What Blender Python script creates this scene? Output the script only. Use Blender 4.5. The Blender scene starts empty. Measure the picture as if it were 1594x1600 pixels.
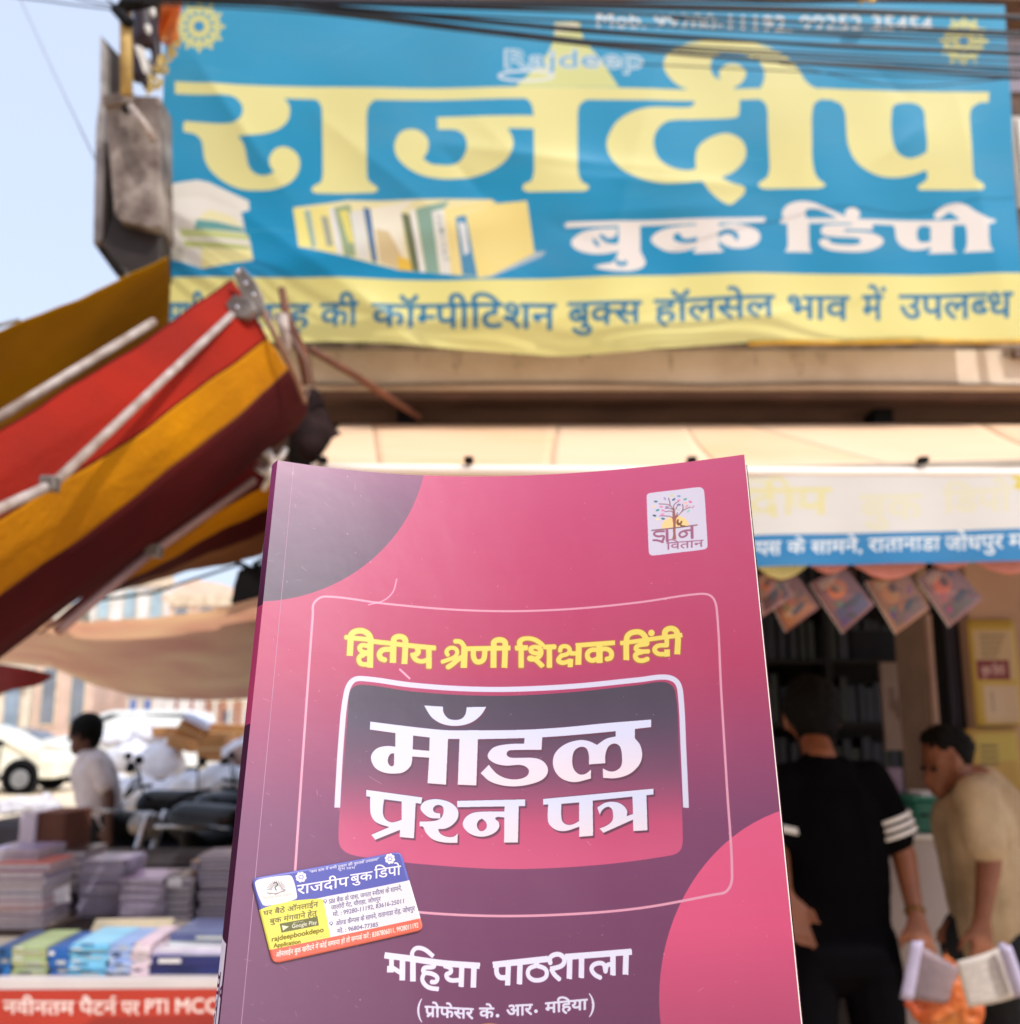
import bpy, bmesh, math, random
import numpy as np
from mathutils import Vector, Matrix
random.seed(7)
SC = bpy.context.scene
COL = SC.collection
R = math.radians

# ------------------------------------------------------------ camera
PITCH = math.atan(320 / 1600)
CAMZ = 1.6
cam_d = bpy.data.cameras.new('camera')
cam = bpy.data.objects.new('camera', cam_d)
COL.objects.link(cam)
cam.location = (0, 0, CAMZ)
cam.rotation_euler = (R(90) + PITCH, 0, 0)
cam_d.sensor_fit = 'VERTICAL'
cam_d.sensor_height = 36
cam_d.lens = 36.0
cam_d.clip_start = 0.02
cam_d.clip_end = 2000
cam_d.dof.use_dof = True
cam_d.dof.focus_distance = 0.365
cam_d.dof.aperture_fstop = 14.0
SC.camera = cam

# ------------------------------------------------------------ world, sun, exposure
TO_SUN = Vector((0.38, -0.42, 0.82)).normalized()
w = bpy.data.worlds.new('World')
SC.world = w
w.use_nodes = True
nt = w.node_tree
nt.nodes.clear()
sky = nt.nodes.new('ShaderNodeTexSky')
sky.sky_type = 'NISHITA'
sky.sun_disc = False
sky.sun_elevation = math.asin(TO_SUN.z)
sky.sun_rotation = math.atan2(TO_SUN.x, TO_SUN.y)
sky.dust_density = 4
sky.air_density = 1.0
sky.ozone_density = 1.6
bg = nt.nodes.new('ShaderNodeBackground')
bg.inputs[1].default_value = 0.15
out = nt.nodes.new('ShaderNodeOutputWorld')
# thin white dust haze of a hot afternoon lying over the blue
hz = nt.nodes.new('ShaderNodeMixRGB')
hz.inputs[0].default_value = 0.62
hz.inputs[2].default_value = (4.2, 4.7, 5.8, 1)
nt.links.new(sky.outputs[0], hz.inputs[1])
nt.links.new(hz.outputs[0], bg.inputs[0])
nt.links.new(bg.outputs[0], out.inputs[0])
sd = bpy.data.lights.new('sun', 'SUN')
sd.energy = 2.1
sd.angle = R(0.5)
sd.color = (1.0, 0.955, 0.89)
so = bpy.data.objects.new('sun', sd)
COL.objects.link(so)
so.rotation_euler = TO_SUN.to_track_quat('Z', 'Y').to_euler()
so.location = TO_SUN * 60
SC.view_settings.view_transform = 'Standard'
SC.view_settings.look = 'None'
SC.view_settings.gamma = 1
SC.view_settings.use_curve_mapping = False
SC.view_settings.exposure = 0.62

# ------------------------------------------------------------ pixel <-> place
FWD = Vector((0, math.cos(PITCH), math.sin(PITCH)))
UP = Vector((0, -math.sin(PITCH), math.cos(PITCH)))
RT = Vector((1, 0, 0))
CP = Vector((0, 0, CAMZ))

def ray(px, py):
    return FWD + RT * ((px - 797) / 1600) + UP * ((800 - py) / 1600)

def at(px, py, Y):
    r = ray(px, py)
    return CP + r * (Y / r.y)

def proj_np(P):
    d = P - np.array(CP)
    z = d @ np.array(FWD)
    return np.stack([797 + 1600 * (d @ np.array(RT)) / z, 800 - 1600 * (d @ np.array(UP)) / z], -1)

# ------------------------------------------------------------ materials
def lin(c):
    return tuple(((v / 255) / 12.92 if v / 255 <= 0.04045 else ((v / 255 + 0.055) / 1.055) ** 2.4) for v in c)

MATS = {}
def mat(name, c, rough=0.6, var=0.12, scale=8.0, bump=0.0, metal=0.0, trans=0.0, coat=0.0, spec=0.5, c2=None, bscale=None):
    """c: sRGB 0-255 surface colour; a noise mixes it with a second tone."""
    if name in MATS:
        return MATS[name]
    m = bpy.data.materials.new(name)
    m.use_nodes = True
    n = m.node_tree
    b = n.nodes['Principled BSDF']
    l = lin(c)
    tc = n.nodes.new('ShaderNodeTexCoord')
    nz = n.nodes.new('ShaderNodeTexNoise')
    nz.inputs['Scale'].default_value = scale
    nz.inputs['Detail'].default_value = 6
    n.links.new(tc.outputs['Object'], nz.inputs['Vector'])
    rp = n.nodes.new('ShaderNodeValToRGB')
    rp.color_ramp.elements[0].position = 0.3
    rp.color_ramp.elements[1].position = 0.7
    a2 = lin(c2) if c2 else tuple(v * (1 - var * 1.6) for v in l)
    rp.color_ramp.elements[0].color = (*a2, 1)
    rp.color_ramp.elements[1].color = (*[min(1, v * (1 + var * 0.6)) for v in l], 1)
    n.links.new(nz.outputs['Fac'], rp.inputs['Fac'])
    n.links.new(rp.outputs['Color'], b.inputs['Base Color'])
    b.inputs['Roughness'].default_value = rough
    b.inputs['Metallic'].default_value = metal
    b.inputs['Specular IOR Level'].default_value = spec
    if coat:
        b.inputs['Coat Weight'].default_value = coat
        b.inputs['Coat Roughness'].default_value = 0.1
    if bump:
        bn = n.nodes.new('ShaderNodeBump')
        bn.inputs['Strength'].default_value = bump
        bn.inputs['Distance'].default_value = 0.01
        nz2 = n.nodes.new('ShaderNodeTexNoise')
        nz2.inputs['Scale'].default_value = bscale or scale * 6
        nz2.inputs['Detail'].default_value = 5
        n.links.new(tc.outputs['Object'], nz2.inputs['Vector'])
        n.links.new(nz2.outputs['Fac'], bn.inputs['Height'])
        n.links.new(bn.outputs['Normal'], b.inputs['Normal'])
    if trans:
        tr = n.nodes.new('ShaderNodeBsdfTranslucent')
        n.links.new(rp.outputs['Color'], tr.inputs['Color'])
        mx = n.nodes.new('ShaderNodeMixShader')
        mx.inputs[0].default_value = trans
        n.links.new(b.outputs[0], mx.inputs[1])
        n.links.new(tr.outputs[0], mx.inputs[2])
        n.links.new(mx.outputs[0], n.nodes['Material Output'].inputs['Surface'])
    MATS[name] = m
    return m

# ------------------------------------------------------------ objects and meshes
def setp(o, label=None, cat=None, group=None, kind=None):
    if label: o['label'] = label
    if cat: o['category'] = cat
    if group: o['group'] = group
    if kind: o['kind'] = kind
    return o

def empty(name, loc, label=None, cat=None, group=None, rz=0):
    o = bpy.data.objects.new(name, None)
    o.empty_display_size = 0.1
    COL.objects.link(o)
    o.location = loc
    o.rotation_euler = (0, 0, rz)
    setp(o, label, cat, group)
    return o

def link(name, me, m, parent=None, smooth=False):
    o = bpy.data.objects.new(name, me)
    COL.objects.link(o)
    if m is not None:
        me.materials.append(m)
    if parent is not None:
        o.parent = parent
        # parts are written in world coordinates unless the parent sits at the origin
    if smooth:
        for p in me.polygons: p.use_smooth = True
    return o

def obj(name, bm, m, parent=None, smooth=False, world=True):
    me = bpy.data.meshes.new(name)
    bmesh.ops.recalc_face_normals(bm, faces=bm.faces)
    bm.to_mesh(me)
    bm.free()
    o = link(name, me, m, parent, smooth)
    if parent is not None and world:
        pm = Matrix.Translation(parent.location) @ parent.rotation_euler.to_matrix().to_4x4()
        g = parent.parent
        if g is not None:
            gm = Matrix.Translation(g.location) @ g.rotation_euler.to_matrix().to_4x4()
            pm = gm @ pm
        me.transform(pm.inverted())
    elif parent is None:
        c = sum((v.co for v in me.vertices), Vector()) / max(1, len(me.vertices))
        zmin = min(v.co.z for v in me.vertices)
        c.z = zmin
        me.transform(Matrix.Translation(-c))
        o.location = c
    return o

def bx(bm, x0, x1, y0, y1, z0, z1, mtx=None):
    vs = [Vector((x, y, z)) for z in (z0, z1) for y in (y0, y1) for x in (x0, x1)]
    if mtx: vs = [mtx @ v for v in vs]
    v = [bm.verts.new(p) for p in vs]
    for f in ((0, 2, 3, 1), (4, 5, 7, 6), (0, 1, 5, 4), (2, 6, 7, 3), (0, 4, 6, 2), (1, 3, 7, 5)):
        bm.faces.new([v[i] for i in f])
    return v

def box(name, x0, x1, y0, y1, z0, z1, m, parent=None, mtx=None, bev=0.0):
    bm = bmesh.new()
    bx(bm, x0, x1, y0, y1, z0, z1, mtx)
    if bev:
        bmesh.ops.bevel(bm, geom=bm.edges[:], offset=bev, segments=2, profile=0.5, affect='EDGES')
    return obj(name, bm, m, parent, smooth=False)

def tube_bm(bm, pts, rad, seg=8, cap=True):
    """rad: number or list of radii along the path"""
    pts = [Vector(p) for p in pts]
    if not hasattr(rad, '__len__'): rad = [rad] * len(pts)
    rings = []
    prev = None
    for i, p in enumerate(pts):
        t = (pts[min(i + 1, len(pts) - 1)] - pts[max(i - 1, 0)]).normalized()
        if prev is None:
            a = Vector((0, 0, 1)) if abs(t.z) < 0.9 else Vector((1, 0, 0))
            n = t.cross(a).normalized()
        else:
            n = (prev - t * prev.dot(t)).normalized()
        prev = n
        b = t.cross(n)
        rings.append([bm.verts.new(p + (n * math.cos(k * 2 * math.pi / seg) + b * math.sin(k * 2 * math.pi / seg)) * rad[i]) for k in range(seg)])
    for a, b in zip(rings, rings[1:]):
        for k in range(seg):
            bm.faces.new((a[k], a[(k + 1) % seg], b[(k + 1) % seg], b[k]))
    if cap:
        bm.faces.new(rings[0][::-1]); bm.faces.new(rings[-1])

def tube(name, pts, rad, m, parent=None, seg=8):
    bm = bmesh.new()
    tube_bm(bm, pts, rad, seg)
    return obj(name, bm, m, parent, smooth=True)

def grid_mesh(name, F, nu, nv, m, parent=None, thick=0.0, smooth=True, uv=None, u0=0, u1=1, v0=0, v1=1):
    """surface F(u,v)->Vector, real thickness along the normal when asked"""
    bm = bmesh.new()
    lay = bm.loops.layers.uv.new('UVMap')
    V = [[bm.verts.new(F(u0 + (u1 - u0) * i / nu, v0 + (v1 - v0) * j / nv)) for i in range(nu + 1)] for j in range(nv + 1)]
    for j in range(nv):
        for i in range(nu):
            f = bm.faces.new((V[j][i], V[j + 1][i], V[j + 1][i + 1], V[j][i + 1]))
            for lp, (a, b) in zip(f.loops, ((i, j), (i, j + 1), (i + 1, j + 1), (i + 1, j))):
                lp[lay].uv = (a / nu, 1 - b / nv)
    me = bpy.data.meshes.new(name)
    bm.to_mesh(me); bm.free()
    o = link(name, me, m, parent, smooth)
    if parent is not None:
        pm = Matrix.Translation(parent.location) @ parent.rotation_euler.to_matrix().to_4x4()
        if parent.parent is not None:
            g = parent.parent
            pm = Matrix.Translation(g.location) @ g.rotation_euler.to_matrix().to_4x4() @ pm
        me.transform(pm.inverted())
    else:
        c = Vector(me.vertices[0].co)
        me.transform(Matrix.Translation(-c)); o.location = c
    if thick:
        md = o.modifiers.new('thickness', 'SOLIDIFY')
        md.thickness = thick; md.offset = 0
    return o

def slab(name, pts, m, thick=0.01, parent=None, bev=0.0):
    """prism: outline of world points (planar or nearly), extruded backwards (+Y)"""
    bm = bmesh.new()
    a = [bm.verts.new(p) for p in pts]
    b = [bm.verts.new(Vector(p) + Vector((0, thick, 0))) for p in pts]
    bm.faces.new(a); bm.faces.new(b[::-1])
    n = len(pts)
    for i in range(n):
        bm.faces.new((a[i], b[i], b[(i + 1) % n], a[(i + 1) % n]))
    if bev:
        bmesh.ops.bevel(bm, geom=bm.edges[:], offset=bev, segments=1, affect='EDGES')
    bmesh.ops.triangulate(bm, faces=[f for f in bm.faces if len(f.verts) > 4])
    return obj(name, bm, m, parent)

def capsule_bm(bm, p0, r0, p1, r1, sx=1.0, seg=12):
    """tapered capsule with rounded ends; sx squashes the section in Y"""
    p0 = Vector(p0); p1 = Vector(p1)
    t = (p1 - p0)
    L = t.length
    t = t.normalized() if L > 1e-6 else Vector((0, 0, 1))
    a = Vector((0, 1, 0)) if abs(t.y) < 0.9 else Vector((1, 0, 0))
    n = t.cross(a).normalized(); b = t.cross(n)
    rings = []
    N = 4
    prof = [(-r0 * math.cos(k * math.pi / 2 / N), r0 * math.sin(k * math.pi / 2 / N)) for k in range(1, N + 1)]
    prof += [(L + r1 * math.sin(k * math.pi / 2 / N), r1 * math.cos(k * math.pi / 2 / N)) for k in range(0, N)]
    for (h, rr) in prof:
        rings.append([bm.verts.new(p0 + t * h + (n * math.cos(k * 2 * math.pi / seg) + b * sx * math.sin(k * 2 * math.pi / seg)) * rr) for k in range(seg)])
    s = bm.verts.new(p0 - t * r0); e = bm.verts.new(p0 + t * (L + r1))
    for x, y in zip(rings, rings[1:]):
        for k in range(seg):
            bm.faces.new((x[k], x[(k + 1) % seg], y[(k + 1) % seg], y[k]))
    for k in range(seg):
        bm.faces.new((s, rings[0][(k + 1) % seg], rings[0][k]))
        bm.faces.new((e, rings[-1][k], rings[-1][(k + 1) % seg]))

def organic(name, caps, m, parent=None, voxel=0.01, smooth=4):
    """capsules fused by a voxel remesh into ONE continuous surface"""
    bm = bmesh.new()
    for c in caps:
        capsule_bm(bm, *c)
    bmesh.ops.recalc_face_normals(bm, faces=bm.faces)
    me = bpy.data.meshes.new(name + '_src')
    bm.to_mesh(me); bm.free()
    o = bpy.data.objects.new(name + '_src', me)
    COL.objects.link(o)
    rm = o.modifiers.new('r', 'REMESH'); rm.mode = 'VOXEL'; rm.voxel_size = voxel; rm.adaptivity = 0
    sm = o.modifiers.new('s', 'SMOOTH'); sm.iterations = smooth; sm.factor = 0.5
    dg = bpy.context.evaluated_depsgraph_get(); dg.update()
    me2 = bpy.data.meshes.new_from_object(o.evaluated_get(dg))
    bpy.data.objects.remove(o); bpy.data.meshes.remove(me)
    me2.name = name
    me2.materials.clear()
    o2 = link(name, me2, m, parent, smooth=True)
    if parent is not None:
        me2.transform((Matrix.Translation(parent.location) @ parent.rotation_euler.to_matrix().to_4x4()).inverted())
    else:
        c = sum((v.co for v in me2.vertices), Vector()) / max(1, len(me2.vertices))
        me2.transform(Matrix.Translation(-c)); o2.location = c
    return o2

# ------------------------------------------------------------ print shop: outlines -> flat print
def cr(pts, closed=True, n=6):
    """pts: (x, y, corner). Catmull-Rom through smooth points, straight into corners."""
    out = []
    N = len(pts)
    rng = range(N) if closed else range(N - 1)
    for i in rng:
        p1, p2 = pts[i], pts[(i + 1) % N]
        if p1[2] and p2[2]:
            out.append((p1[0], p1[1])); continue
        p0 = pts[(i - 1) % N] if (closed or i > 0) else p1
        p3 = pts[(i + 2) % N] if (closed or i + 2 < N) else p2
        if p1[2]: p0 = p1
        if p2[2]: p3 = p2
        d = math.hypot(p2[0] - p1[0], p2[1] - p1[1])
        def tan(a, b, c):
            # tangent at b, limited by the length of this piece
            tx, ty = c[0] - a[0], c[1] - a[1]
            l = math.hypot(tx, ty) or 1
            return tx / l * d, ty / l * d
        m1 = tan(p0, p1, p2) if not p1[2] else (p2[0] - p1[0], p2[1] - p1[1])
        m2 = tan(p1, p2, p3) if not p2[2] else (p2[0] - p1[0], p2[1] - p1[1])
        for k in range(n):
            t = k / n
            h1 = 2 * t ** 3 - 3 * t ** 2 + 1; h2 = t ** 3 - 2 * t ** 2 + t
            h3 = -2 * t ** 3 + 3 * t ** 2; h4 = t ** 3 - t ** 2
            out.append((h1 * p1[0] + h2 * m1[0] + h3 * p2[0] + h4 * m2[0], h1 * p1[1] + h2 * m1[1] + h3 * p2[1] + h4 * m2[1]))
    if not closed: out.append((pts[-1][0], pts[-1][1]))
    return np.array(out, float)

def parse(s, o=(0, 0), k=1.0):
    r = []
    for t in s.split():
        c = t.endswith('c')
        x, y = t.rstrip('c').split(',')
        r.append((o[0] + float(x) / k, o[1] + float(y) / k, c))
    return r

def densify(P, closed=True, step=12.0):
    Q = []
    N = len(P)
    for i in range(N if closed else N - 1):
        a, b = P[i], P[(i + 1) % N]
        n = max(1, int(np.hypot(*(b - a)) / step))
        for k in range(n): Q.append(a + (b - a) * k / n)
    if not closed: Q.append(P[-1])
    return np.array(Q)

class Canvas:
    def __init__(s, W, H, inv, bgc):
        s.W, s.H, s.inv = W, H, inv
        s.a = np.empty((H, W, 3), np.float32)
        s.a[:] = np.array(bgc, np.float32) / 255
    def blend(s, m, x0, y0, col, alpha):
        h, w = m.shape
        if callable(col):
            yy, xx = np.mgrid[y0:y0 + h, x0:x0 + w]
            c = col(xx / s.W, yy / s.H).astype(np.float32) / 255
        else:
            c = np.array(col, np.float32) / 255
        t = s.a[y0:y0 + h, x0:x0 + w]
        mm = (m * alpha)[..., None]
        s.a[y0:y0 + h, x0:x0 + w] = t * (1 - mm) + c * mm
    def mask(s, cs, rule='eo', grow=0.0):
        SS = 3
        allp = np.concatenate(cs)
        pad = int(grow) + 2
        x0 = max(0, int(allp[:, 0].min()) - pad); x1 = min(s.W, int(allp[:, 0].max()) + pad + 2)
        y0 = max(0, int(allp[:, 1].min()) - pad); y1 = min(s.H, int(allp[:, 1].max()) + pad + 2)
        if x1 <= x0 or y1 <= y0: return None
        w, h = (x1 - x0) * SS, (y1 - y0) * SS
        D = np.zeros((h, w + 1), np.int16)
        for P in cs:
            Q = (P - (x0, y0)) * SS
            A = Q; B = np.roll(Q, -1, 0)
            for (ax, ay), (bx_, by) in zip(A, B):
                if ay == by: continue
                sg = 1
                if ay > by: ax, ay, bx_, by = bx_, by, ax, ay; sg = -1
                r0 = max(0, math.ceil(ay - 0.5)); r1 = min(h, math.ceil(by - 0.5))
                if r1 <= r0: continue
                r = np.arange(r0, r1)
                x = ax + (r + 0.5 - ay) * (bx_ - ax) / (by - ay)
                np.add.at(D, (r, np.clip(np.ceil(x - 0.5).astype(int), 0, w)), sg)
        C = np.cumsum(D, 1)[:, :w]
        M = (C % 2 != 0) if rule == 'eo' else (C != 0)
        M = M.reshape(h // SS, SS, w // SS, SS).mean((1, 3)).astype(np.float32)
        if grow > 0:
            G = M.copy()
            gi = int(math.ceil(grow))
            P = np.pad(M, gi)
            for dy in range(-gi, gi + 1):
                for dx in range(-gi, gi + 1):
                    f = grow + 0.5 - math.hypot(dx, dy)
                    if f <= 0: continue
                    G = np.maximum(G, P[gi + dy:gi + dy + M.shape[0], gi + dx:gi + dx + M.shape[1]] * min(1, f))
            M = G
        return M, x0, y0
    def fill(s, cs, col, alpha=1.0, rule='eo', grow=0.0, off=(0, 0)):
        cs = [s.inv(densify(np.asarray(c, float) + off)) for c in cs if len(c) > 2]
        if not cs: return
        r = s.mask(cs, rule, grow)
        if r is None: return
        s.blend(r[0], r[1], r[2], col, alpha)
    def stroke(s, P, wd, col, alpha=1.0, off=(0, 0), caps='round'):
        P = densify(np.asarray(P, float) + off, False, 8)
        C = s.inv(P)
        # local scale from photo/world units to canvas units
        L0 = np.hypot(*(np.diff(P, axis=0)).T).sum(); L1 = np.hypot(*(np.diff(C, axis=0)).T).sum()
        k = L1 / L0 if L0 > 0 else 1
        hw = wd * k / 2
        x0 = max(0, int(C[:, 0].min() - hw - 2)); x1 = min(s.W, int(C[:, 0].max() + hw + 3))
        y0 = max(0, int(C[:, 1].min() - hw - 2)); y1 = min(s.H, int(C[:, 1].max() + hw + 3))
        if x1 <= x0 or y1 <= y0: return
        yy, xx = np.mgrid[y0:y1, x0:x1].astype(np.float32)
        D = np.full(xx.shape, 1e9, np.float32)
        xx += 0.5; yy += 0.5
        n = len(C) - 1
        for i in range(n):
            a, b = C[i], C[i + 1]
            d = b - a
            l2 = (d * d).sum() or 1e-9
            traw = ((xx - a[0]) * d[0] + (yy - a[1]) * d[1]) / l2
            t = np.clip(traw, 0, 1)
            q = np.hypot(xx - a[0] - t * d[0], yy - a[1] - t * d[1])
            if caps == 'butt':
                if i == 0: q = np.where(traw < 0, 1e9, q)
                if i == n - 1: q = np.where(traw > 1, 1e9, q)
            D = np.minimum(D, q)
        s.blend(np.clip(hw - D + 0.5, 0, 1), x0, y0, col, alpha)
    def ellipse(s, cx, cy, rx, ry, col, alpha=1.0, rot=0):
        t = np.linspace(0, 2 * math.pi, 40, endpoint=False)
        x, y = rx * np.cos(t), ry * np.sin(t)
        c, d = math.cos(rot), math.sin(rot)
        s.fill([np.stack([cx + x * c - y * d, cy + x * d + y * c], -1)], col, alpha)
    def image(s, name):
        im = bpy.data.images.new(name, s.W, s.H)
        b = np.ones((s.H, s.W, 4), np.float32)
        b[..., :3] = np.clip(s.a[::-1], 0, 1)
        im.pixels.foreach_set(b.ravel())
        im.update()
        im.pack()
        return im

# glyph outlines of Blender's own built-in typeface
_gc = {}
_td = bpy.data.curves.new('type', 'FONT')
_to = bpy.data.objects.new('type', _td)
COL.objects.link(_to)
def _splines(body):
    _td.body = body
    bpy.context.view_layer.update()
    cu = _to.to_curve(bpy.context.evaluated_depsgraph_get())
    out = []
    for sp in cu.splines:
        bp = sp.bezier_points
        pts = []
        N = len(bp)
        for i in range(N):
            a, b = bp[i], bp[(i + 1) % N]
            p0, p1, p2, p3 = [np.array(v[:2]) for v in (a.co, a.handle_right, b.handle_left, b.co)]
            for k in range(4):
                t = k / 4
                pts.append((1 - t) ** 3 * p0 + 3 * t * (1 - t) ** 2 * p1 + 3 * t * t * (1 - t) * p2 + t ** 3 * p3)
        out.append(np.array(pts))
    _to.to_curve_clear()
    return out
_base = _splines('अl')
_bl = _base[-1][:, 0].min()
_nb = len(_base) - 1
_adv0 = None
def glyph(ch):
    if ch not in _gc:
        sp = _splines('अ' + ch + 'l')
        adv = sp[-1][:, 0].min() - _bl
        g = [p - (_adv0, 0) for p in sp[_nb:-1]]
        _gc[ch] = (g, adv)
    return _gc[ch]
_x = _splines('lअ')
_adv0 = _bl - _splines('l')[-1][:, 0].min()

def clipx(P, X):
    out = []
    N = len(P)
    for i in range(N):
        a, b = P[i], P[(i + 1) % N]
        if a[0] <= X: out.append(a)
        if (a[0] <= X) != (b[0] <= X):
            t = (X - a[0]) / (b[0] - a[0]); out.append(a + (b - a) * t)
    return np.array(out) if len(out) > 2 else None

CONS = set(chr(c) for c in range(0x915, 0x93A))
VIR = '\u094d'
def shape(text):
    """small Devanagari layout: i-matra first, half forms, ra below, reph above"""
    res = []; x = 0.0; i = 0
    def put(ch, dx=0.0):
        nonlocal x
        g, adv = glyph(ch)
        res.extend([p + (x + dx, 0) for p in g]); x += adv
    while i < len(text):
        ch = text[i]
        if ch in CONS:
            cl = [ch]; j = i + 1
            while j + 1 < len(text) and text[j] == VIR and text[j + 1] in CONS:
                cl.append(text[j + 1]); j += 2
            if j < len(text) and text[j] == VIR:
                j += 1
            mt = ''
            while j < len(text) and '\u093a' <= text[j] <= '\u094c' or j < len(text) and text[j] in '\u0901\u0902\u0903':
                mt += text[j]; j += 1
            reph = False
            if len(cl) > 1 and cl[0] == 'र': reph = True; cl = cl[1:]
            if 'ि' in mt: put('ि')
            k = 0
            while k < len(cl):
                c = cl[k]
                if k + 1 < len(cl) and cl[k + 1] == 'र':
                    put(c)
                    q = np.array([(-0.13, 0.30), (-0.13, 0.20), (-0.40, -0.03), (-0.46, 0.05)]) + (x, 0)
                    res.append(q); k += 2; continue
                if k + 1 < len(cl):
                    g, adv = glyph(c)
                    X = adv - 0.17
                    for p in g:
                        r = clipx(p, X)
                        if r is not None: res.append(r + (x, 0))
                    x += X
                else:
                    put(c)
                k += 1
            if reph:
                t = np.linspace(math.pi * 0.1, math.pi * 1.3, 9)
                o_ = np.stack([x - 0.12 + 0.11 * np.cos(t), 0.78 + 0.10 * np.sin(t)], -1)
                n_ = np.stack([x - 0.12 + 0.05 * np.cos(t), 0.78 + 0.04 * np.sin(t)], -1)[::-1]
                res.append(np.concatenate([o_, n_]))
            for c in mt:
                if c != 'ि': put(c, .17 if c == 'ं' and len(mt) > 1 and mt[0] in 'ेो' else 0.0)
            i = j
        else:
            put(ch); i += 1
    return res, x

HEAD = 0.62   # height of the head line of the built-in Devanagari glyphs, set below
_g = np.concatenate(glyph('न')[0])
HEAD = float(_g[:, 1].max())
CAP = float(np.concatenate(glyph('H')[0])[:, 1].max())

def word(cv, text, a, b, col, grow=0.0, alpha=1.0, off=(0, 0), lat=False):
    """a=(x, yhead, ybase) left end, b= right end, in the canvas' own drawing units"""
    cs, W = shape(text)
    if not cs: return
    H = CAP if lat else HEAD
    allx = np.concatenate(cs)[:, 0]
    X0, X1 = min(0.0, allx.min()) if not lat else allx.min(), allx.max()
    X0 = allx.min()
    a = np.array(a, float); b = np.array(b, float)
    out = []
    for P in cs:
        t = (P[:, 0] - X0) / (X1 - X0)
        x = a[0] + (b[0] - a[0]) * t
        yh = a[1] + (b[1] - a[1]) * t; yb = a[2] + (b[2] - a[2]) * t
        out.append(np.stack([x, yb + (yh - yb) * P[:, 1] / H], -1) + off)
    out = [cv.inv(p) for p in out]
    # each piece on its own so that overlapping pieces never cancel
    r = cv.mask(out, 'nz', grow)
    if r is not None: cv.blend(r[0], r[1], r[2], col, alpha)

def inverse_of(Fpx, W, H, g0, dom=(1.0, 1.0)):
    """Newton inversion of a surface -> view map, so that print measured on the photograph lands on the flat sheet"""
    def inv(P):
        P = np.asarray(P, float)
        uv = g0(P)
        for _ in range(8):
            f = Fpx(uv); e = 1e-4
            du = (Fpx(uv + (e, 0)) - f) / e; dv = (Fpx(uv + (0, e)) - f) / e
            r = P - f
            det = du[:, 0] * dv[:, 1] - du[:, 1] * dv[:, 0]
            uv = uv + np.stack([(r[:, 0] * dv[:, 1] - r[:, 1] * dv[:, 0]) / det, (du[:, 0] * r[:, 1] - du[:, 1] * r[:, 0]) / det], -1)
        return uv / dom * (W, H)
    return inv

def print_mat(name, im, rough=0.4, coat=0.0, coatr=0.1, spec=0.5, bump=0.0, bscale=60, trans=0.0, dirt=0.0, scratches=False):
    m = bpy.data.materials.new(name); m.use_nodes = True
    n = m.node_tree; b = n.nodes['Principled BSDF']
    tx = n.nodes.new('ShaderNodeTexImage'); tx.image = im; tx.extension = 'EXTEND'
    uv = n.nodes.new('ShaderNodeUVMap'); uv.uv_map = 'UVMap'
    n.links.new(uv.outputs[0], tx.inputs[0])
    src = tx.outputs['Color']
    if dirt:
        nz = n.nodes.new('ShaderNodeTexNoise'); nz.inputs['Scale'].default_value = 5; nz.inputs['Detail'].default_value = 7
        n.links.new(uv.outputs[0], nz.inputs['Vector'])
        mx = n.nodes.new('ShaderNodeMixRGB'); mx.blend_type = 'MIX'
        mr = n.nodes.new('ShaderNodeMapRange'); mr.inputs[1].default_value = 0.45; mr.inputs[2].default_value = 0.8; mr.inputs[4].default_value = dirt
        n.links.new(nz.outputs[0], mr.inputs[0]); n.links.new(mr.outputs[0], mx.inputs[0])
        n.links.new(src, mx.inputs[1]); mx.inputs[2].default_value = (0.45, 0.42, 0.36, 1)
        src = mx.outputs[0]
    n.links.new(src, b.inputs['Base Color'])
    b.inputs['Roughness'].default_value = rough
    b.inputs['Specular IOR Level'].default_value = spec
    b.inputs['Coat Weight'].default_value = coat
    b.inputs['Coat Roughness'].default_value = coatr
    if bump:
        bn = n.nodes.new('ShaderNodeBump'); bn.inputs['Strength'].default_value = bump; bn.inputs['Distance'].default_value = 0.002
        nz2 = n.nodes.new('ShaderNodeTexNoise'); nz2.inputs['Scale'].default_value = bscale; nz2.inputs['Detail'].default_value = 3
        n.links.new(uv.outputs[0], nz2.inputs['Vector'])
        n.links.new(nz2.outputs[0], bn.inputs['Height']); n.links.new(bn.outputs[0], b.inputs['Normal'])
        if coat: n.links.new(bn.outputs[0], b.inputs['Coat Normal'])
    if trans:
        tr = n.nodes.new('ShaderNodeBsdfTranslucent'); n.links.new(src, tr.inputs[0])
        mx2 = n.nodes.new('ShaderNodeMixShader'); mx2.inputs[0].default_value = trans
        n.links.new(b.outputs[0], mx2.inputs[1]); n.links.new(tr.outputs[0], mx2.inputs[2])
        n.links.new(mx2.outputs[0], n.nodes['Material Output'].inputs['Surface'])
    return m

# ------------------------------------------------------------ the shop banner: print
def bil(P00, P10, P11, P01):
    A = [np.array(p) for p in (P00, P10, P11, P01)]
    def F(uv):
        u = uv[:, :1]; v = uv[:, 1:]
        return A[0] * (1 - u) * (1 - v) + A[1] * u * (1 - v) + A[2] * u * v + A[3] * (1 - u) * v
    return F

BY = 4.1
BAN = bil(at(262, 6, BY - 0.1), at(1566, 14, BY - 0.1), at(1597, 575, BY), at(248, 575, BY))
def ban_px(uv): return proj_np(BAN(uv))
binv = inverse_of(ban_px, 1900, 800, lambda P: np.stack([(P[:, 0] - 250) / 1330, (P[:, 1] - 8) / 567], -1))

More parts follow.
